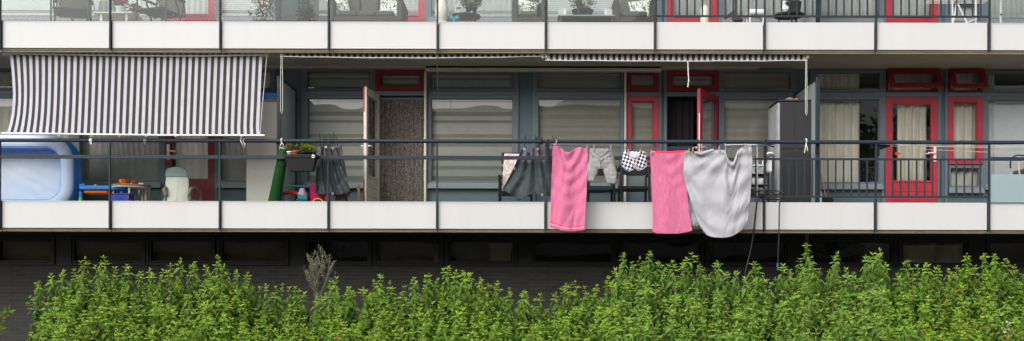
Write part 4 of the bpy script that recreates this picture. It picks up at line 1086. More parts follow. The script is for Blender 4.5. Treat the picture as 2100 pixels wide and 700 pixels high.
# toys in front of the partition
def trike(px, label, s=1.0):
    t = thing('tricycle', label, 'tricycle', base(px, .45))
    x = PX(px, .45); z = FLOOR-.09
    MB().tube(sm([(x-.30,.35,z+.34),(x-.05,.40,z+.40),(x+.22,.50,z+.30)]), .03, 10).build('frame', 'toy_red', t)
    hb = MB().tube([(x-.12,.34,z+.50),(x+.25,.55,z+.50)], .014, 8).build('handlebar', 'toy_teal', t)
    for dx, yy in ((-.30,.24),(.06,.22)):
        MB().tube([(x+dx, yy, z+.30), (x+dx+.13, yy+.06, z+.285)], [.052,.046], 12).tube([(x+dx-.003, yy-.002, z+.30), (x+dx-.001, yy-.001, z+.30)], .030, 12, 1).build('grip', ['toy_teal', 'black_plastic'], t)
    for dx, yy, r in ((-.27,.3,.11),(.12,.55,.11),(.12,.28,.11)):
        MB().tube([(x+dx-.0, yy-.02, z+r+.09), (x+dx, yy+.02, z+r+.09)], r, 18).build('wheel', 'black_plastic', t)
    MB().box(x-.05, x+.16, .35, .55, z+.36, z+.39).build('seat', 'toy_red', t, bevel=.015)
trike(609, 'child tricycle with red frame and teal grips below the flower box')
c = P(619, 396, .33)
def lump(u, v):
    a = 2*PI*u; r = .085*(1-.55*v**2)*(1+.25*nz3(math.cos(a)*2, math.sin(a)*2, v*4))
    return (c.x+r*math.cos(a), c.y+.03+r*.8*math.sin(a), FLOOR+.14+.23*v)
tag(MB().grid(lump, 24, 12).build('cloth_bundle', 'lilac_cloth'), 'crumpled lilac cloth lying on the tricycle', 'cloth')
t = thing('toy_bucket', 'bright pink toy bucket with a green handle beside the tarpaulin hem', 'bucket', base(653, .3))
x = PX(652, .3); MB().lathe([(.10,0),(.105,.01),(.125,.40),(.132,.405),(.132,.42),(.12,.42),(.10,.03)], (x,.3,FLOOR), 20).build('bucket', 'toy_pink', t)
MB().tube([(x+.085*math.cos(a)+.03,.165,FLOOR+.12+.07*math.sin(a)) for a in np.linspace(0, PI, 12)], .011, 8).build('handle', 'toy_yellow', t)
t = thing('toy_shovel', 'pink toy shovel standing upright in the pink bucket', 'toy shovel', P(645, 385, .3))
q = P(645, 379, .3); MB().tube([(q.x, .3, q.z-.25), (q.x+.004, .3, q.z)], .016, 8).build('shaft', 'toy_pink', t); MB().tube([(q.x-.02,.3,q.z+.012),(q.x+.026,.3,q.z+.012)], .014, 8).build('handle', 'toy_pink', t)
MB().box(q.x-.05, q.x+.05, .292, .308, q.z-.36, q.z-.2501).build('blade', 'toy_pink', t, bevel=.006)
c = P(671, 407, .25); tag(MB().ball((c.x, .25, c.z), .045, 12).tube([(c.x+.02,.25,c.z+.02),(c.x+.05,.25,c.z+.10)], .014, 8).build('toy_rattle', 'toy_pink'), 'small round pink rattle beside the railing post', 'toy')
t = thing('toy_tray', 'low grey toy tray with a red rim under the tarpaulin', 'tray', base(700, .35))
x0, x1 = PX(683,.35), PX(717,.35); MB().box(x0, x1, .25, .5, FLOOR+.30, FLOOR+.345).build('tray', 'pot_grey', t, bevel=.01); MB().box(x0+.02, x1-.02, .26, .49, FLOOR+.25, FLOOR+.299).build('rim', 'toy_pink', t, bevel=.01)
MB().box(x0+.05, x1-.05, .28, .47, FLOOR, FLOOR+.249).build('base', 'pot_grey', t)
t = thing('wooden_toy_horse', 'small upright wooden toy left of the open cream door', 'wooden toy', base(736, .5))
x = PX(736, .5)
MB().prism([(x-.022,FLOOR),(x+.03,FLOOR),(x+.02,FLOOR+.38),(x+.015,FLOOR+.44),(x-.035,FLOOR+.43),(x-.05,FLOOR+.40),(x-.02,FLOOR+.36)], .48, .52).build('body', 'wood', t, bevel=.006)
MB().tube([(x+.035,.5,FLOOR+.33),(x+.035,.44,FLOOR+.34),(x+.035,.56,FLOOR+.34)], .01, 6).build('handle', 'wood', t)
tag(MB().prism([(PX(636,.3),ZL(403,.3)),(PX(641,.3),ZL(392,.3)),(PX(644,.3),ZL(403,.3))], .36, .39).build('toy_wedge', 'toy_blue'), 'tiny blue toy behind the pink bucket', 'toy')
# garden chairs in the middle
def wchair(px0, px1, pyt, Y, label, mat='wicker_black', seat=.44):
    x0, x1 = PX(px0, Y), PX(px1, Y); xc = (x0+x1)/2; hw = (x1-x0)/2
    t = thing('garden_chair', label, 'chair', (xc, Y, FLOOR), 'black woven chairs by the middle windows')
    zt = ZL(pyt, Y); zs = FLOOR+seat; zb = zs+.16
    def bk(u, v):
        px = (u-.5)*2; w_ = hw*(.94-.04*v)
        z = zt - (zt-zb)*v - (.055*abs(px)**4 if v < .5 else -.05*abs(px)**4)*(abs(1-2*v))
        return (xc+px*w_*(1-.10*(abs(1-2*v)**3)), Y+.02-.05*(1-px*px)+.004*math.cos(u*PI*44), z)
    MB().grid(bk, 88, 14).build('backrest', mat, t, solid=.018)
    for sx in (-1, 1):
        x = xc+sx*hw*.86
        MB().tube(sm([(x, Y, zb+.12), (x, Y-.01, zs), (x+.01*sx, Y-.04, FLOOR)]), .019, 8).build('leg', mat, t)
        MB().tube([(x, Y+.50, zs+.2), (x, Y+.50, FLOOR)], .019, 8).build('leg', mat, t)
        MB().tube(sm([(xc+sx*hw*.95, Y+.02, zb+.16), (xc+sx*hw*1.02, Y+.10, zs+.25), (xc+sx*hw*1.02, Y+.4, zs+.24), (x, Y+.50, zs+.19)]), .022, 8).build('armrest', mat, t)
    MB().box(xc-hw*.9, xc+hw*.9, Y+.0, Y+.50, zs-.055, zs).build('seat', mat, t, bevel=.01)
    MB().box(xc-hw*.84, xc+hw*.84, Y-.012, Y+.012, FLOOR+.16, FLOOR+.185).build('stretcher', mat, t)
    return t
wchair(1203, 1264, 337, .55, 'black woven garden chair behind the grey denim shorts')
wchair(1270, 1336, 337, .55, 'black woven garden chair behind the chequered shorts')
q = P(1265, 358, .55)
def drap(u, v):
    a = PI*(v*1.3-.25); 
    return (q.x + .05*(u-.5) + .05*math.cos(PI*(1-min(1,v*2.2)))+.012*nz3(u*4, v*3), .62+.10*u, q.z+.03 - (.0 if v < .4 else (v-.4)*.36) + .02*math.sin(min(1,v*2.5)*PI))
tag(MB().grid(drap, 10, 20).build('cleaning_cloth', 'pale_pink', solid=.006), 'pale pink cloth draped over the chair arm between the two woven chairs', 'cloth')
x0, x1 = PX(1206,.6), PX(1256,.6)
def blu(u, v): return (x0+(x1-x0)*u, .50-.02+.5*v, ZL(384,.55)-.02+.02*nz3(u*3, v*3)+ .02*(1-v)*0 - .05*(1-v)**3*u*0)
tag(MB().grid(lambda u, v: (x0+(x1-x0)*u, .535-.03*math.sin(PI*v)+.01*nz3(u*4,v), ZL(383,.5)-.09*v*(1-.5*(u-.3)**2)), 20, 8).build('seat_pad', 'pad_navy', solid=.015), 'dark blue pad hanging off the seat of the chair behind the denim shorts', 'seat pad')
t = thing('garden_chair', 'black garden chair with a pink leaf patterned cushion half hidden by the tarpaulin', 'chair', base(1060, .6))
def cu(u, v):
    px = 1034+ (1078-1034)*u - 5*v; py = 315+ (395-315)*v + 2*u
    return P(px, py, .62-.10*v-.035*math.sin(PI*u)*math.sin(PI*min(1,v*1.02)))
MB().grid(cu, 20, 24).build('cushion', 'cushion_leaf', t, solid=.05, sub=1)
for px in (1025, 1090):
    q = P(px, 365, .6)
    MB().box(q.x-.02, q.x+.02, .40, .98, q.z, q.z+.03).build('armrest', 'black_plastic', t, bevel=.006)
    for yy in (.43, .95): MB().box(q.x-.018, q.x+.018, yy-.018, yy+.018, FLOOR, q.z-.001).build('leg', 'black_plastic', t, bevel=.004)
q0, q1 = P(1025, 392, .5), P(1090, 392, .5)
MB().box(q0.x+.02, q1.x-.02, .43, .95, q0.z-.05, q0.z).build('seat', 'black_plastic', t, bevel=.005)
m = MB()
for k in range(5):
    z = q0.z+.1+k*.12; m.box(q0.x+.02, q1.x-.02, .70+.02*k, .72+.02*k, z, z+.07)
m.build('backrest', 'black_plastic', t)
# shelf, clothes airer and basket between the sheet and the locker
t = thing('shelf_rack', 'low black shelf rack between grey sheet and storage locker', 'shelf', base(1556, .5))
x0, x1 = PX(1536,.35), PX(1578,.35)
for py in (356, 378, 398): MB().box(x0, x1, .36, .75, ZL(py,.4)-.012, ZL(py,.4)).build('shelf', 'black_plastic', t)
for xx in (x0+.012, x1-.012):
    for yy in (.372, .738): MB().box(xx-.0118, xx+.0118, yy-.0118, yy+.0118, FLOOR, ZL(353,.4)).build('upright', 'black_plastic', t)
for k, (px, py, rr, mt) in enumerate(((1546,378,.05,'cream_paint'),(1561,378,.055,'pot_white'),(1548,398,.055,'pot_dark'),(1564,398,.06,'plaster_hat'))):
    q = P(px, py, .45); r = .05
    tag(MB().lathe([(rr*.8,0),(rr,.01),(rr*1.05,.09),(rr*.98,.10),(rr*.7,.102),(rr*.66,.03)], (q.x,.45,ZL(py,.4)+.001), 14).build('storage_jar', mt),
        ['cream jar on the middle shelf of the black rack', 'white jar on the middle shelf of the black rack', 'dark jar on the lower shelf of the black rack', 'brownish jar on the lower shelf of the black rack'][k], 'jar')
bk = thing('laundry_basket', 'small white lattice basket on the black shelf rack', 'basket', P(1553, 350, .45))
x0, x1 = PX(1542,.4), PX(1565,.4); z0, z1 = ZL(355.5,.4)+.003, ZL(337,.4)
m = MB()
nn = 9
for k in range(nn+1):
    xx = x0+(x1-x0)*k/nn
    for dxx in (-1, 1):
        xe = min(max(xx+dxx*.06, x0), x1); m.bar((xx, .42, z0), (xe, .42, z1-.01), .005, .006); m.bar((xx, .66, z0), (xe, .66, z1-.01), .005, .006)
m.build('lattice', 'basket_weave', bk)
MB().frame(x0-.01, x1+.01, .40, .68, .02, 0, .02).xform(Matrix.Translation((0,0,z1-.02)) @ Matrix.Rotation(PI/2, 4, 'X') @ Matrix.Translation((0,0,-.54)) @ Matrix.Translation((0,0,0))).xform(Matrix.Translation((0,.54,0))).build('rim', 'basket_weave', bk)
MB().box(x0+.004, x1-.004, .43, .65, z0, z1-.05).build('liner', 'pot_grey', bk)
q = P(1554, 336, .5); tag(MB().grid(lambda u, v: (q.x-.08+.16*u, .44+.18*v, z1-.02+.05*math.sin(PI*u)*math.sin(PI*v)+.02*nz3(u*5,v*5,3)), 16, 10).build('folded_cloth', 'teal_cloth', solid=.01), 'turquoise cloth heaped in the white lattice basket', 'cloth')
t = thing('clothes_airer', 'thin metal clothes airer behind the grey sheet', 'clothes airer', base(1530, .3))
for Y in (.2, .62):
    m = MB().tube(sm([P(1488, 420, Y), P(1488, 305, Y), P(1490, 298, Y), P(1530, 297, Y), P(1551, 298, Y), P(1553, 305, Y), P(1553, 420, Y)], 5), .008, 6).build('frame', 'alu', t)
for k in range(6):
    z = ZL(297, .2)-.05; x = PX(1489,.2)+(PX(1552,.2)-PX(1489,.2))*k/5; MB().tube([(x,.2,z),(x,.62,z)], .004, 5).build('rod', 'alu', t)
t = thing('folding_chair', 'pale folded chair with rounded frame squeezed beside the locker', 'chair', base(1568, .5))
for k, (r, mt) in enumerate(((.0, 'pot_white'), (.05, 'pot_grey'))):
    m = MB().tube(sm([P(1566+4*k, 356, .62-.03*k), P(1565+4*k, 335, .62-.03*k), P(1569+3*k, 320+5*k, .62-.03*k), P(1578, 314+6*k, .62-.03*k), P(1586, 320, .62-.03*k), P(1586, 356, .62-.03*k)], 5), .016, 8).build('frame', mt, t)
MB().grid(lambda u, v: P(1569+14*u, 326+28*v, .64+.02*math.sin(PI*u)), 8, 6).build('backrest', 'pot_white', t, solid=.01)
# storage locker
t = thing('storage_locker', 'tall dark plastic storage locker with pale doors facing sideways', 'storage locker', base(1625, .75))
x0, x1 = PX(1597,.42), PX(1668,.42); zt, zb = ZL(207.5,.42), FLOOR
MB().box(x0+.02, x1, .42, 1.08, zb, zt).build('carcass', 'locker_dark', t, bevel=.012)
m = MB()
for a, b in ((1600,1629),(1633,1664)):
    for z0_, z1_ in ((zt-.09, zt-.75), (zt-.80, zb+.1)):
        m.box(PX(a,.42)+.02, PX(b,.42), .410, .4195, z1_, z0_)
m.build('side_panel', 'locker_dark', t, bevel=.006)
MB().box(x0-.01, x1+.012, .405, 1.10, zt+.001, zt+.035).build('lid', 'locker_dark', t, bevel=.012)
for y0, y1 in ((.43,.745),(.755,1.07)):
    d = MB().box(x0-.018, x0+.0195, y0, y1, zb+.05, zt-.02).box(x0-.026, x0-.0185, y0+.05, y1-.05, zb+.2, zt-.12).build('door', 'locker_light', t, bevel=.008)
    MB().box(x0-.04, x0-.0265, (.72 if y0 < .5 else .77), (.735 if y0 < .5 else .785), zt-1.1, zt-.9).build('handle', 'locker_dark', d)
q = P(1622, 203, .55)
def hat(u, v):
    a = 2*PI*u; r = .115*math.sin(PI*.5*(1-v))*(1+.15*nz3(math.cos(a)*3, math.sin(a)*3, v*3)); return (q.x+r*math.cos(a)*1.15, .6+r*.7*math.sin(a), zt+.036+.062*v*(1+.3*nz3(u*6, v*3)))
tag(MB().grid(hat, 28, 8).build('knitted_cap', 'plaster_hat'), 'crumpled brown knitted cap on top of the storage locker', 'cap')
q = P(1633, 205.5, .5); tag(MB().ball((q.x, .5, zt+.036+.016), (.03,.02,.016), 10).build('toy_ball', 'toy_orange'), 'little orange toy beside the cap on the locker', 'toy')
# broom and box beside the right partition
t = thing('broom', 'broom with a wooden stick and orange collar leaning in the corner by the partition', 'broom', base(1690, .8))
a, b = P(1682, 352, 1.1), P(1693, 402, .8)
MB().tube([a, b], .014, 8).build('stick', 'wood', t); d = (b-a).normalized()
MB().tube([b, b+d*.05], .022, 10).build('collar', 'toy_orange', t)
MB().bar(b+d*.05+Vector((-.09,0,0)), b+d*.05+Vector((.10,0,0)), .05, .04).bar(b+d*.05+Vector((-.09,0,-.07)), b+d*.05+Vector((.11,0,-.07)), .06, .10).build('bristle_head', 'black_plastic', t)
tag(MB().box(PX(1680,.6), PX(1686,.6), .6, .72, FLOOR, ZL(393,.6)).box(PX(1680.5,.6), PX(1685.5,.6), .62, .7, ZL(393,.6)+.001, ZL(389,.6)).build('plastic_bottle', 'pot_white', bevel=.008), 'white plastic bottle beside the broom at the partition foot', 'bottle')
q = P(1838, 315, WALL); tag(MB().box(FX(1833), FX(1844), 1.452, 1.456, FZ(317), FZ(312)).box(FX(1834.5), FX(1842.5), 1.450, 1.4515, FZ(315.4), FZ(314.2), 1).build('door_sticker', ['toy_red', 'toy_orange']), 'small red and orange sticker on the glass of the closed red door', 'sticker')
# folding chairs behind the frosted glass
t = thing('folding_chair', 'dark folding chair with bent chrome tubes behind the frosted panel', 'chair', base(2085, .6))
for dx in (0, 26): MB().tube(sm([P(2072+dx, 345, .55), P(2073+dx, 330, .5), P(2082+dx, 320, .5), P(2100+dx, 319, .5), P(2130+dx, 321, .5)], 5), .012, 8).build('frame', 'black_plastic' if dx == 0 else 'alu', t)
MB().tube([P(2088, 321, .5), P(2094, 400, .5)], .012, 8).build('leg', 'alu', t); MB().tube([P(2110, 321, .5), P(2116, 420, .5)], .012, 8).build('leg', 'alu', t)
MB().grid(lambda u, v: P(2078+40*u, 352-10*u+30*v, .62), 6, 4).build('seat', 'wicker_brown', t, solid=.03)

# ------------------------------------------------------------------ things on the upper balcony
UF = FLOOR+STOREY
def ubase(px, Y): return base(px, Y, UF)
def lounger(px0, px1, label, flip):
    """dark high-backed garden chair with mesh fabric and grey frame, turned a little"""
    Y = .62; s = -1 if flip else 1
    xc = PX((px0+px1)/2, Y)
    t = thing('garden_chair', label, 'chair', (xc, Y, UF), 'dark mesh chairs upstairs')
    R = Matrix.Translation((xc, Y, UF)) @ Matrix.Rotation(math.radians(16*s), 4, 'Z')
    def bk(u, v): return (-.25+.50*u, .0-.20*v+.02*math.sin(PI*u), .44+.62*(1-v) if v < 1 else .42)
    MB().grid(lambda u, v: (-.24+.48*u, .14-.30*(1-v)*-.5-.02*math.sin(PI*u), .40+.68*v), 10, 10).xform(R).build('backrest', 'mesh_fabric', t, solid=.012)
    MB().box(-.24, .24, -.36, .12, .38, .42).xform(R).build('seat', 'black_plastic', t, bevel=.01)
    for sx in (-1, 1):
        MB().tube([(.255*sx,.14,.38),(.255*sx,.30,1.09)], .014, 8).xform(R).build('back_frame', 'rail_grey', t)
        MB().tube([(.27*sx,-.30,.0),(.27*sx,-.28,.60)], .014, 8).xform(R).build('leg', 'rail_grey', t); MB().tube([(.27*sx,.25,.0),(.27*sx,-.05,.60)], .014, 8).xform(R).build('leg', 'rail_grey', t)
        MB().box(.24*sx, .30*sx, -.38, .20, .615, .64).xform(R).build('armrest', 'black_plastic', t, bevel=.008)
lounger(113, 182, 'dark mesh garden chair upstairs left of the white flower table', False)
lounger(298, 368, 'dark mesh garden chair upstairs right of the white flower table', True)
t = thing('side_table', 'small white square table upstairs carrying a pink potted flower', 'table', ubase(243, .45))
q = P(243, 32, .45); zz = q.z
MB().box(q.x-.31, q.x+.31, .22, .68, zz-.025, zz).build('tabletop', 'pot_white', t, bevel=.012)
for dx in (-.2, .2):
    for yy in (.28, .62): MB().box(q.x+dx-.016, q.x+dx+.016, yy-.016, yy+.016, UF, zz-.0255).build('leg', 'pot_white', t)
def flower(px, py, r, h, potmat, label, leafcol, petalcol, npet, Y=.45, pot_r=.07, pot_h=.13, nleaf=60, LL=.08, zb=None, cat='potted plant'):
    c = P(px, py, Y)
    if zb is not None: c.z = zb
    t = thing('potted_plant', label, cat, c)
    MB().lathe([(pot_r*.75,0),(pot_r*.8,.005),(pot_r,pot_h*.85),(pot_r*1.06,pot_h*.86),(pot_r*1.06,pot_h),(pot_r*.9,pot_h),(pot_r*.88,pot_h*.8)], c, 18).build('pot', potmat, t)
    bush_leaves('foliage', (c.x, c.y, c.z+pot_h+h*.35), (r*.9, r*.6, h*.5), nleaf, LL, leafcol, parent=t, shell=.1)
    if npet: bush_leaves('blossom', (c.x, c.y, c.z+pot_h+h*.75), (r, r*.6, h*.35), npet, .045, petalcol, 'petal', parent=t, wr=.8, shell=.3)
    m = MB()
    for i in range(6): m.tube([c+Vector((0,0,pot_h*.8)), c+Vector((random.uniform(-1,1)*r*.8, random.uniform(-1,1)*r*.4, pot_h+h*random.uniform(.5,.95)))], .004, 4)
    m.build('stem', 'stem_brown', t)
flower(247, 0, .13, .13, 'pot_white', 'bright pink flower in a white pot on the upstairs white table', (.05,.09,.02), (.75,.04,.25), 130, Y=.42, pot_r=.075, pot_h=.125, zb=zz+.001)
flower(278, 30, .11, .14, 'pot_dark', 'dark red leafy pot plant on the right end of the upstairs white table', (.09,.015,.02), (.12,.01,.02), 60, Y=.6, pot_r=.05, pot_h=.06, nleaf=90, LL=.05, zb=zz+.001)
flower(540, 42, .26, .56, 'pot_dark', 'tall red flowering bush plant upstairs left of the grey partition', (.10,.11,.04), (.8,.02,.03), 150, Y=.35, pot_r=.13, pot_h=.22, nleaf=190, LL=.075, zb=UF)
flower(630, 40, .16, .34, 'pot_dark', 'green needle leaved plant with bare twigs upstairs beside the first sofa', (.07,.10,.03), (.1,.15,.04), 0, Y=.4, pot_r=.11, pot_h=.22, nleaf=330, LL=.07, zb=UF)
def sofa(px0, px1, label, arms=(1,1), Y=.55):
    x0, x1 = PX(px0, Y), PX(px1, Y)
    t = thing('garden_sofa', label, 'sofa', ((x0+x1)/2, Y, UF), 'dark woven garden sofas upstairs')
    def bk(u, v): return (x0+(x1-x0)*u, Y+.42+.06*v+.006*nz3(u*9, v*4), UF+.30+.44*v+.02*math.sin(PI*u))
    MB().box(x0+.02, x1-.02, Y+.42, Y+.53, UF+.05, UF+.70).build('backrest', 'wicker_brown', t, bevel=.03)
    n = 3 if x1-x0 > .9 else 1
    for k in range(n):
        a, b = x0+.1+(x1-x0-.2)*k/n, x0+.1+(x1-x0-.2)*(k+1)/n
        MB().box(a+.004, b-.004, Y+.28, Y+.415, UF+.425, UF+.74).build('back_cushion', 'mesh_fabric', t, bevel=.04)
        MB().box(a+.004, b-.004, Y-.14, Y+.28, UF+.33, UF+.42).build('seat_cushion', 'mesh_fabric', t, bevel=.03)
    MB().box(x0+.02, x1-.02, Y-.15, Y+.419, UF+.05, UF+.325).build('base', 'wicker_brown', t, bevel=.01)
    for k, xx in zip(arms, (x0, x1)):
        if k: MB().box(xx-.05, xx+.05, Y-.17, Y+.53, UF+.03, UF+.60).build('armrest', 'wicker_brown', t, bevel=.02)
    return t
sofa(682, 822, 'long dark woven sofa upstairs in front of the red door')
sofa(1056, 1116, 'dark woven sofa upstairs left of the coffee table with one cushion')
sofa(1262, 1338, 'dark woven sofa upstairs right of the coffee table')
def pillow(px, py, w_, label, tilt, Y=.66):
    c = P(px, py, Y); R = Matrix.Translation(c) @ Matrix.Rotation(math.radians(tilt), 4, 'Y') @ Matrix.Rotation(math.radians(-18), 4, 'X')
    def f(u, v, s):
        a, b = 2*u-1, 2*v-1; th = .065*(max(0, (1-a**4))*max(0, (1-b**4)))**.5
        return (a*w_*(1-.06*(1-b*b)), s*th, b*w_*(1-.06*(1-a*a)))
    m = MB().grid(lambda u, v: f(u, v, -1), 16, 16).grid(lambda u, v: f(1-u, v, 1), 16, 16)
    tag(m.xform(R).build('cushion', 'cushion_bw'), label, 'cushion', 'black and white cushions upstairs')
pillow(694, 15, .185, 'black and white patterned cushion at the left end of the long sofa', -14)
pillow(800, 20, .18, 'black and white patterned cushion at the right end of the long sofa', 6)
pillow(1080, 20, .17, 'black and white patterned cushion on the sofa left of the coffee table', 12)
pillow(1315, 22, .19, 'black and white patterned cushion on the sofa right of the coffee table', -7)
def rtable(px, py, r, label, Y=.5, mat='wicker_brown'):
    c = P(px, py, Y); t = thing('round_table', label, 'table', (c.x, Y, UF))
    MB().lathe([(r-.02,-.03),(r,-.025),(r,0),(r-.005,.004)], c, 36).build('tabletop', mat, t)
    for a in (30, 150, 270):
        x, y = c.x+r*.7*math.cos(math.radians(a)), Y+r*.7*math.sin(math.radians(a)); MB().tube([(x,y,c.z-.03),(x+.02,y,UF)], .012, 8).build('leg', mat, t)
    return c
c = rtable(955.5, 33, .235, 'round dark table upstairs with a lantern and potted bush')
tz = c.z+.005
def lantern(x, y, z):
    t = thing('lantern', 'white house shaped lantern on the upstairs round table', 'lantern', (x, y, z))
    MB().box(x-.055, x+.055, y-.055, y+.055, z, z+.012).box(x-.058, x+.058, y-.058, y+.058, z+.10, z+.112).build('base', 'white_paint', t)
    for sx in (-1, 1):
        for sy in (-1, 1): MB().box(x+sx*.05-.006, x+sx*.05+.006, y+sy*.05-.006, y+sy*.05+.006, z+.0125, z+.0995).build('corner_post', 'white_paint', t)
    MB().lathe([(.078,.1125),(.03,.165),(.026,.167),(.026,.178),(.008,.20)], (x,y,z), 4).build('roof', 'alu', t)
    MB().lathe([(.024,.0125),(.024,.07),(.004,.075)], (x,y,z), 12).build('candle', 'pot_white', t)
lantern(P(941, 30, .42).x, .42, tz)
def bushpot(px, Y, z, r, h, br, label, col, mat, n=700, L=.035, square=False, nm='potted_bush'):
    x = PX(px, Y); t = thing(nm, label, 'potted bush', (x, Y, z))
    MB().lathe([(r*.82,0),(r*.84,.004),(r,h*.93),(r*1.04,h*.935),(r*1.04,h),(r*.94,h),(r*.92,h*.9)], (x,Y,z), 4 if square else 24).build('pot', mat, t)
    bush_leaves('foliage', (x, Y, z+h+br*.75), (br, br, br*.95), n, L, col, parent=t, shell=.5)
    MB().tube([(x,Y,z+h*.8),(x,Y,z+h+br*.5)], .015, 6).build('trunk', 'stem_brown', t)
bushpot(966, .55, tz, .085, .13, .18, 'clipped grey green ball bush in a brown pot on the upstairs round table', (.17,.20,.11), 'pot_dark', 2600, .028)
for k, (px, lab) in enumerate(((954, 'left of two small pale shells on the upstairs round table'), (967, 'right of two small pale shells on the upstairs round table'))):
    q = P(px, 27, .36); tag(MB().ball((q.x, .36, tz+.018), (.024,.02,.018), 10).build('shell', 'cream_paint'), lab, 'shell')
q = P(931, 37, .14); m = MB().ball((q.x-.03,.14,q.z+.0), .036, 12).ball((q.x+.05,.16,q.z+.004), .04, 12).tube([(q.x-.03,.14,q.z),(q.x+.05,.16,q.z+.004)], .02, 8).tube([(q.x,.15,q.z),(q.x,.15,UF)], .03, 8)
tag(m.build('garden_ornament', 'toy_teal'), 'teal ornament of two balls in front of the upstairs round table', 'ornament')
q = P(906, 20, 1.2)
t = thing('rabbit_figure', 'pale grey rabbit figure upstairs at the window beside the railing post', 'figure', (q.x, 1.2, UF))
MB().lathe([(.05,0),(.10,.06),(.115,.2),(.09,.34),(.05,.40),(.06,.46),(.055,.52),(.02,.55)], (q.x,1.2,UF+.42), 18).build('body', 'pot_grey' if False else 'leather_beige', t)
for s in (-1, 1): MB().ball((q.x+s*.03,1.2,UF+1.03), (.018,.014,.075), 8).build('ear', 'leather_beige', t)
MB().lathe([(.14,0),(.15,.02),(.15,.40),(.14,.419)], (q.x,1.2,UF), 20).build('pedestal', 'pot_white', t)
t = thing('coffee_table', 'low glass topped table upstairs between the two sofas, with a grey planter', 'table', ubase(1200, .5))
x0, x1 = PX(1143,.5), PX(1258,.5); zt = ZL(38.5,.5)
MB().box(x0, x1, .25, .8, zt-.02, zt).build('tabletop', 'headrest_teal', t, bevel=.004)
for xx in (x0+.04, x1-.04):
    for yy in (.29, .76): MB().box(xx-.02, xx+.02, yy-.02, yy+.02, UF, zt-.021).build('leg', 'wicker_brown', t)
MB().box(x0+.05, x1-.05, .3, .75, zt-.16, zt-.14).build('shelf', 'wicker_brown', t)
for k, (px, mt, lab) in enumerate(((1150, 'cream_paint', 'cream and white upright board left of the coffee table planter'), (1250, 'cream_paint', 'cream and white upright board right of the coffee table planter'))):
    q = P(px, 26, .68); s = 1 if k == 0 else -1
    tag(MB().box(q.x-.045, q.x+.045, .62, .64, zt+.001, zt+.19).box(q.x+s*.050-.005 if s > 0 else q.x-.085, q.x+.085 if s > 0 else q.x-.0455, .62, .64, zt+.001, zt+.19, 1).build('display_board', ['cupboard_cream', 'white_paint'], bevel=.002), lab, 'board')
bushpot(1194, .5, zt+.001, .17, .13, .22, 'grey green bush in a wide grey planter on the coffee table', (.20,.22,.12), 'wicker_brown', 1000, .035)
q = P(1187, 12, .3); tag(MB().lathe([(.045,0),(.048,.01),(.048,.10),(.044,.104)], (q.x, .3, zt+.15), 18).tube([(q.x,.3,zt+.001),(q.x,.3,zt+.151)], .02, 8).build('candle_holder', 'turf_green'), 'dark green candle jar in front of the coffee table planter', 'candle holder')
# right half upstairs, behind the balusters
c = rtable(1618, 31, .235, 'round black table upstairs behind the balusters with a grey flower pot', mat='wicker_black'); tz2 = c.z+.005
bushpot(1627, .55, tz2, .12, .21, .17, 'green plant in a grey pot on the upstairs black round table', (.06,.11,.03), 'pot_grey', 500, .05)
q = P(1608, 22, .38)
t = thing('garden_figure', 'small pale seated figure beside the grey pot on the black table', 'figure', (q.x, .38, tz2))
MB().lathe([(.055,0),(.07,.03),(.05,.10),(.03,.125)], (q.x,.38,tz2), 14).build('body', 'pot_white', t); MB().ball((q.x,.38,tz2+.155), .035, 12).build('head', 'pot_white', t)
for s in (-1, 1): MB().tube([(q.x+s*.03,.36,tz2+.10),(q.x+s*.06,.33,tz2+.06),(q.x+s*.03,.31,tz2+.03)], .014, 8).build('arm', 'pot_white', t)
t = thing('duck_figure', 'brown duck figure lying at the railing foot upstairs', 'figure', P(1510, 42, .2))
q = P(1510, 41, .2); MB().ball((q.x+.02,.2,q.z-.0), (.085,.05,.04), 14).build('body', 'bark', t); MB().ball((q.x-.045,.2,q.z+.03), (.032,.026,.028), 10).build('head', 'bark', t)
MB().tube([(q.x-.07,.2,q.z+.03),(q.x-.10,.2,q.z+.02)], [.013,.006], 8).build('beak', 'terracotta', t); MB().box(q.x-.05, q.x+.09, .15, .25, UF, q.z-.042).build('plinth', 'pot_dark', t)
t = thing('angled_stand', 'dark angled stand upstairs behind the balusters left of the black table', 'stand', ubase(1508, .7))
a = P(1509, 0, .7); a.z = UF+1.0
MB().box(a.x-.02, a.x+.02, .68, .72, UF+.02, a.z).build('pole', 'wicker_brown', t); MB().bar((a.x-.02,.7,ZL(22,.7)), (a.x-.18,.7,ZL(38,.7)), .03, .04).build('strut', 'wicker_brown', t); MB().box(a.x-.2, a.x+.15, .55, .85, UF, UF+.019).build('base', 'wicker_brown', t)
q = P(1445, 27, 1.0); tag(MB().lathe([(.06,0),(.07,.02),(.07,.45),(.05,.50),(.02,.52)], (q.x,1.0,UF+.15), 16).lathe([(.03,0),(.03,.149)], (q.x,1.0,UF), 12).build('garden_lantern', 'leather_beige'), 'rounded beige garden light upstairs beside the red door', 'garden light')
q = P(1549, 28, .9); 
t = thing('garden_stool', 'white garden stool upstairs behind the balusters', 'stool', (q.x, .9, UF))
MB().box(q.x-.14, q.x+.14, .75, 1.05, ZL(33,.9), ZL(22,.9)).build('seat', 'white_paint', t, bevel=.03)
for sx in (-1, 1):
    for sy in (-1, 1): MB().tube([(q.x+sx*.11,.9+sy*.11,UF),(q.x+sx*.11,.9+sy*.11,ZL(33,.9)-.001)], .014, 8).build('leg', 'white_paint', t)
t = thing('drying_rack', 'white folding drying rack upstairs behind the right balusters', 'drying rack', ubase(1978, .4))
for px in (1953, 2001):
    q = P(px, 20, .3); MB().box(q.x-.011, q.x+.011, .29, .31, UF, UF+1.0).build('leg', 'white_paint', t); MB().bar((q.x, .36, UF), (q.x+(.3 if px < 1980 else -.3), .7, UF+1.0), .02, .02).build('leg', 'white_paint', t)
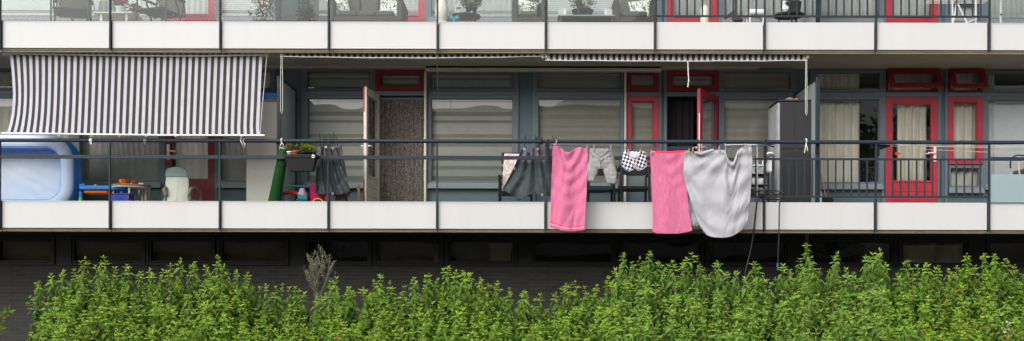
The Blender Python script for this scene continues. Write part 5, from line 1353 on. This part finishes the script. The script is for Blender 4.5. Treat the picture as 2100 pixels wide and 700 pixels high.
q0, q1 = P(1953, 0, .3), P(2001, 0, .3)
for k in range(6): MB().tube([(q0.x-.3,.3+.08*k,UF+.62+.002*k),(q1.x+.3,.3+.08*k,UF+.62+.002*k)], .005, 6).build('rod', 'white_paint', t)
MB().bar((q0.x+.18,.28,ZL(46,.28)), (q1.x,.28,ZL(38,.28)), .014, .014).build('strut', 'white_paint', t)
t = thing('white_post', 'white post with small knob upstairs behind the right glass panel', 'post', ubase(2052, .3))
q = P(2052, 20, .3); MB().box(q.x-.012, q.x+.012, .29, .31, UF, UF+1.1).build('pole', 'white_paint', t); MB().ball((q.x,.28,ZL(28,.3)), .015, 8).build('knob', 'pot_grey', t); MB().box(q.x-.15, q.x+.15, .15, .45, UF-.0, UF+.0).build('base', 'white_paint', t) if False else MB().box(q.x-.15, q.x+.15, .2, .45, UF+.001, UF+.03).build('base', 'white_paint', t)
# ------------------------------------------------------------------ hedge of shrubs in front of the building
SKY = [(55,650),(62,612),(80,580),(105,566),(130,556),(152,556),(175,532),(195,548),(212,530),(235,552),(260,545),(290,560),(310,553),(335,556),(350,545),(370,533),(390,548),(400,540),(420,548),(445,527),(460,548),(485,556),(508,562),
       (518,592),(545,586),(565,592),(580,585),(605,592),(625,602),(650,606),(668,604),(690,572),(715,590),(745,592),(780,566),(800,580),(830,588),(850,572),(880,562),(898,574),(920,550),(935,558),(948,556),(965,562),(985,572),(1000,582),(1020,578),(1045,592),(1075,598),(1110,604),(1140,602),
       (1160,584),(1180,578),(1200,590),(1225,586),(1248,570),(1262,554),(1278,522),(1295,540),(1312,530),(1332,516),(1350,540),(1365,552),(1380,536),(1400,540),(1420,520),(1436,545),(1455,565),(1472,536),(1490,558),(1510,556),(1530,568),(1548,538),(1565,568),(1590,572),(1606,544),(1622,560),
       (1640,530),(1652,500),(1664,526),(1680,552),(1702,556),(1718,518),(1735,550),(1750,558),(1775,524),(1790,520),(1804,512),(1815,540),(1840,560),(1862,534),(1880,545),(1900,540),(1925,545),(1945,552),(1962,545),(1982,520),(2000,545),(2020,520),(2040,520),(2062,530),(2080,542),(2110,535),(2160,545)]
SKX = np.array([p[0] for p in SKY], float); SKYY = np.array([p[1] for p in SKY], float)
YF, YB = -6.3, -4.6
def shrub(pa, pb, label, species, dens=150, seed=0):
    R = np.random.default_rng(seed+100)
    ym = (YF+YB)/2; xa, xb = P(pa, 600, ym).x, P(pb, 600, ym).x
    root = thing('shrub', label, 'shrub', ((xa+xb)/2, ym, 0), 'green shrubs of the hedge')
    pos, dr, sd, Ln, Wd, col, dro = [], [], [], [], [], [], []
    stems = MB()
    n = int(dens*(xb-xa)*(YB-YF))
    spikes = [(p, y) for p, y in SKY if pa <= p <= pb]
    shoots = []
    for i in range(n):
        Y = R.uniform(YF, YB); t = (Y-YF)/(YB-YF)
        x = R.uniform(xa, xb)
        px = CX + x/kk(Y)
        py = float(np.interp(px, SKX, SKYY)) + 16
        zt = EZ + (CY-py)*kk(Y) - .62*(1-t)**1.4 - abs(R.normal())*.10 - .03
        shoots.append((x, Y, zt, R.uniform(.40, .60)))
    for p, y in spikes:     # the shoots that stand out against the dark wall
        for k in range(3):
            Y = R.uniform(-5.3, YB) if k else -4.9
            x = (p-CX + R.normal()*5*(k > 0))*kk(Y)
            shoots.append((x, Y, EZ+(CY-y-R.uniform(3, 14)*(k > 0))*kk(Y), .62))
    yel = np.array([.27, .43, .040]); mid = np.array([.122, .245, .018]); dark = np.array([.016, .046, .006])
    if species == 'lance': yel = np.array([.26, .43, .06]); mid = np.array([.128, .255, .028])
    for x, Y, zt, ln in shoots:
        zt = max(zt, .5)
        if pa < 100 and x < P(75, 600, Y).x: lean = np.array([-.5, 0])
        else: lean = R.normal(size=2)*.17
        ln *= 1.0
        nn = int(ln/.036); bright = R.uniform(.78, 1.22); warm = R.uniform(-.18, .12)
        tip = np.array([x, Y, zt]); curve = R.normal(size=2)*.08
        def at(s):   # s metres below the tip along the shoot
            return tip + np.array([-lean[0]*s - curve[0]*s*s, -lean[1]*s-curve[1]*s*s, -s])
        a0 = R.uniform(0, PI)
        sp = [at(s) for s in (ln+.1, ln*.66, ln*.33, 0)]
        stems.tube(sp, [.0045, .0035, .0028, .0018], 3, caps=False)
        s = 0.0; k = 0
        while s < ln:
            q = min(1, s/.10)
            size = (.031 + .046*q**.8) * R.uniform(.68, 1.25)*(1.15 if species == 'lance' else 1)
            el = .80*(1-q)**1.1 - (.85 if species == 'lance' else .48)*q + R.normal()*.22
            a = a0 + (k % 2)*PI/2 + R.normal()*.2
            p0 = at(s)
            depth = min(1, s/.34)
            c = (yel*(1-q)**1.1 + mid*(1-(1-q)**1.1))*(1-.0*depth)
            c = c*(1-depth**1.3*.8) + dark*depth**1.3*.8  # leaves further down the shoot painted darker, as shade inside the hedge
            for sg in (0, PI):
                aa = a+sg; d = np.array([math.cos(aa)*math.cos(el), math.sin(aa)*math.cos(el), math.sin(el)])
                pos.append(p0); dr.append(d); nn_ = np.array([R.normal()*.35-.15, -.75+R.normal()*.35, .85]); sd.append(np.cross(d, nn_)); L_ = size*R.uniform(.85, 1.1)
                Ln.append(L_); Wd.append(L_*(.36 if species == 'lance' else .43)); dro.append(R.uniform(.2, .65)*(.4+q))
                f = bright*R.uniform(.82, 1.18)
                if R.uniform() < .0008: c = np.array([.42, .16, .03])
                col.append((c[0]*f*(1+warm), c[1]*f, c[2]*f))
            step = .013 + .031*min(1, s/.09)
            s += step*R.uniform(.9, 1.15); k += 1
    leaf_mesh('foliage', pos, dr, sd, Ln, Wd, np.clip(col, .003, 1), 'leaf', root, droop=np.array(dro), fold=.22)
    stems.build('stem', 'stem_brown', root)
    # woody base of the bush, hidden deep inside
    b = MB()
    for i in range(7):
        x = R.uniform(xa+.1, xb-.1); y = ym+R.normal()*.25
        b.tube([(x, y, 0), (x+R.normal()*.08, y+R.normal()*.08, .5), (x+R.normal()*.16, y+R.normal()*.16, 1.0)], [.018, .013, .008], 6)
    b.build('branch', 'stem_brown', root)
    return root
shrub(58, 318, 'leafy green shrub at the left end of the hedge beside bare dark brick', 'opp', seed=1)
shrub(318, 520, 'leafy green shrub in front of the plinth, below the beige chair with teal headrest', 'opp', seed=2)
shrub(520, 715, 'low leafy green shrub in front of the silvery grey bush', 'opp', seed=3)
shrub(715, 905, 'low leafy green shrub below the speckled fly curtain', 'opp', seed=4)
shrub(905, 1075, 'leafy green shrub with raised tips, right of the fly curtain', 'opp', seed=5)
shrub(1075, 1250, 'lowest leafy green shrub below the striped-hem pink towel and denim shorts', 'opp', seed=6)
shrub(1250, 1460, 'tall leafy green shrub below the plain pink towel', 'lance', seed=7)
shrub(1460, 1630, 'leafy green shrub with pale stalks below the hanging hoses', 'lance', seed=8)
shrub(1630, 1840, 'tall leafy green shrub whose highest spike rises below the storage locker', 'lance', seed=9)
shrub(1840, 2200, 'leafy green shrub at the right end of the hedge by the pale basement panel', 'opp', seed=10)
# a twig of another bush at the left edge
def twigs(name, label, stemlist, L, col, Y, mat='stem_brown', wr=.4, up=.5, gap=.02, cat='shrub', bend=.3, groupn=None):
    root = thing(name, label, cat, (stemlist[0][0][0].x, Y, 0), groupn)
    pos, dr, sd, Ln, cc = [], [], [], [], []
    st = MB()
    for pts, r in stemlist:
        st.tube(pts, r, 5)
        pts = [Vector(p) for p in pts]
        for a, b in zip(pts[:-1], pts[1:]):
            d = (b-a); n = max(1, int(d.length/gap)); dn = d.normalized()
            for i in range(n):
                p = a + d*(i/n); aa = random.uniform(0, 2*PI)
                o = dn.orthogonal().normalized(); o = Matrix.Rotation(aa, 3, dn) @ o
                for s in (-1, 1):
                    pos.append(p); dr.append(o*s + dn*up); sd.append(dn.cross(o)); Ln.append(L*random.uniform(.7, 1.2)); f = random.uniform(.7, 1.3); cc.append([c*f for c in col])
    leaf_mesh('foliage', pos, dr, sd, Ln, np.array(Ln)*wr, cc, 'leaf', root, droop=bend, fold=.2)
    st.build('stem', mat, root)
    return root
Y = -5.4
ts = [([(P(-40, 760, Y)), P(-15, 690, Y), P(5, 650, Y), P(22, 633, Y)], [.008,.006,.005,.003]), ([P(-40, 740, Y), P(-10, 688, Y), P(10, 672, Y)], [.006,.004,.003]), ([P(-60,720,Y), P(-20, 655, Y), P(6, 640, Y)], [.006,.004,.003])]
twigs('shrub', 'green twig reaching in at the far left edge, apart from the hedge', ts, .075, (.24, .42, .045), Y, gap=.024)
# silvery bush by the wall
Y = -1.6; ol = []
basep = P(655, 640, Y)
for i in range(20):
    tx = random.uniform(622, 688); ty = 512 + abs(tx-660)*.75 + random.uniform(0, 60)
    if i == 0: tx, ty = 661, 508
    if i == 1: tx, ty = 629, 521
    if i == 2: tx, ty = 676, 522
    if i == 3: tx, ty = 683, 540
    e = P(tx, ty, Y + random.uniform(-.15, .15)); b0 = basep + Vector((random.uniform(-.06,.06), random.uniform(-.08,.08), random.uniform(0,.25)))
    m1 = b0.lerp(e, .5) + Vector((random.uniform(-.04,.04), 0, 0))
    main = sm([b0, m1, e], 5); ol.append((main, .0035))
    for k_ in range(3):
        a_ = main[int(len(main)*(.45+.17*k_))]; s_ = 1 if (i+k_) % 2 else -1
        ol.append((sm([a_, a_+Vector((s_*.035, random.uniform(-.04,.04), .06)), a_+Vector((s_*random.uniform(.05,.085), random.uniform(-.06,.06), random.uniform(.13,.22)))], 3), .0022))
twigs('silver_bush', 'thin silvery grey bush standing alone between hedge and dark plinth', ol, .050, (.25, .29, .185), Y, 'stem_grey', wr=.27, up=.75, gap=.021, bend=.1)
# tiny wild flowers low on the right
Y = -6.45; k = 0
cen = [P(px, py, Y) for px, py in ((2062,676),(2056,684),(2070,672),(2098,680),(1992,698),(2086,690),(1908,674))]
m = MB()
fl = thing('wild_flower', 'little white blossoms at the foot of the hedge near the right corner', 'flower', (cen[0].x, Y, 0))
bush_leaves('blossom', cen[0], (.09,.03,.07), 22, .02, (.75,.75,.66), 'petal', parent=fl, wr=.9, shell=.2)
m = MB()
for i in range(5): m.tube([(cen[0].x+random.uniform(-.1,.1), Y, 0), (cen[0].x+random.uniform(-.08,.08), Y, cen[0].z)], .003, 4)
m.build('stem', 'stem_brown', fl)

# ------------------------------------------------------------------ what stands across the street (seen in the panes)
ob = thing('opposite_building', 'pale apartment block across the street, reflected in the window panes', 'building', (-6, -62, 0))
MB().box(-46, 26, -75, -62, 0, 15.4).build('wall', 'opp_wall', ob)
for k in range(5): MB().box(-46.2, 26.2, -61.99, -61.4, .9+k*2.8, 2.0+k*2.8).build('balcony_band', 'fascia_white', ob)
for k in range(5): MB().box(-45.5, 25.5, -61.995, -61.9, 2.1+k*2.8, 3.55+k*2.8).build('window_band', 'opp_window', ob)
def tree(x, y, h, r, label, seed):
    R_ = random.Random(seed)
    t = thing('tree', label, 'tree', (x, y, 0), 'trees across the street')
    MB().tube([(x,y,0),(x+.1,y,h*.3),(x-.1,y+.1,h*.6),(x,y,h*.85)], [.28,.22,.15,.05], 10).build('trunk', 'bark', t)
    pos, dr, cc, Ln = [], [], [], []
    for i in range(46):
        a, b = R_.uniform(0, 2*PI), R_.uniform(-.9, 1); rr = r*R_.uniform(.3, 1)
        c = np.array([x+rr*math.cos(a)*math.sqrt(max(.1,1-b*b)), y+rr*math.sin(a)*math.sqrt(max(.1,1-b*b)), h*.62+b*h*.36])
        f = R_.uniform(.6, 1.3)
        for k in range(150):
            d = np.array([R_.gauss(0,1), R_.gauss(0,1), R_.gauss(0,.8)])
            pos.append(c+d*.42); dr.append(d+np.array([0,0,-.3])); cc.append((.055*f*R_.uniform(.7,1.3), .10*f, .02*f)); Ln.append(R_.uniform(.14, .26))
    leaf_mesh('crown', pos, dr, rng.normal(size=(len(pos), 3)), Ln, np.array(Ln)*.6, cc, 'leaf', t)
tree(14.5, -31, 11.5, 3.4, 'leafy tree across the street, reflected right of the partition', 3)
tree(20.5, -33, 12.5, 3.6, 'taller leafy tree across the street, reflected at the red doors on the right', 4)
tree(-13, -36, 9, 3.0, 'leafy tree across the street, reflected in the left windows', 5)
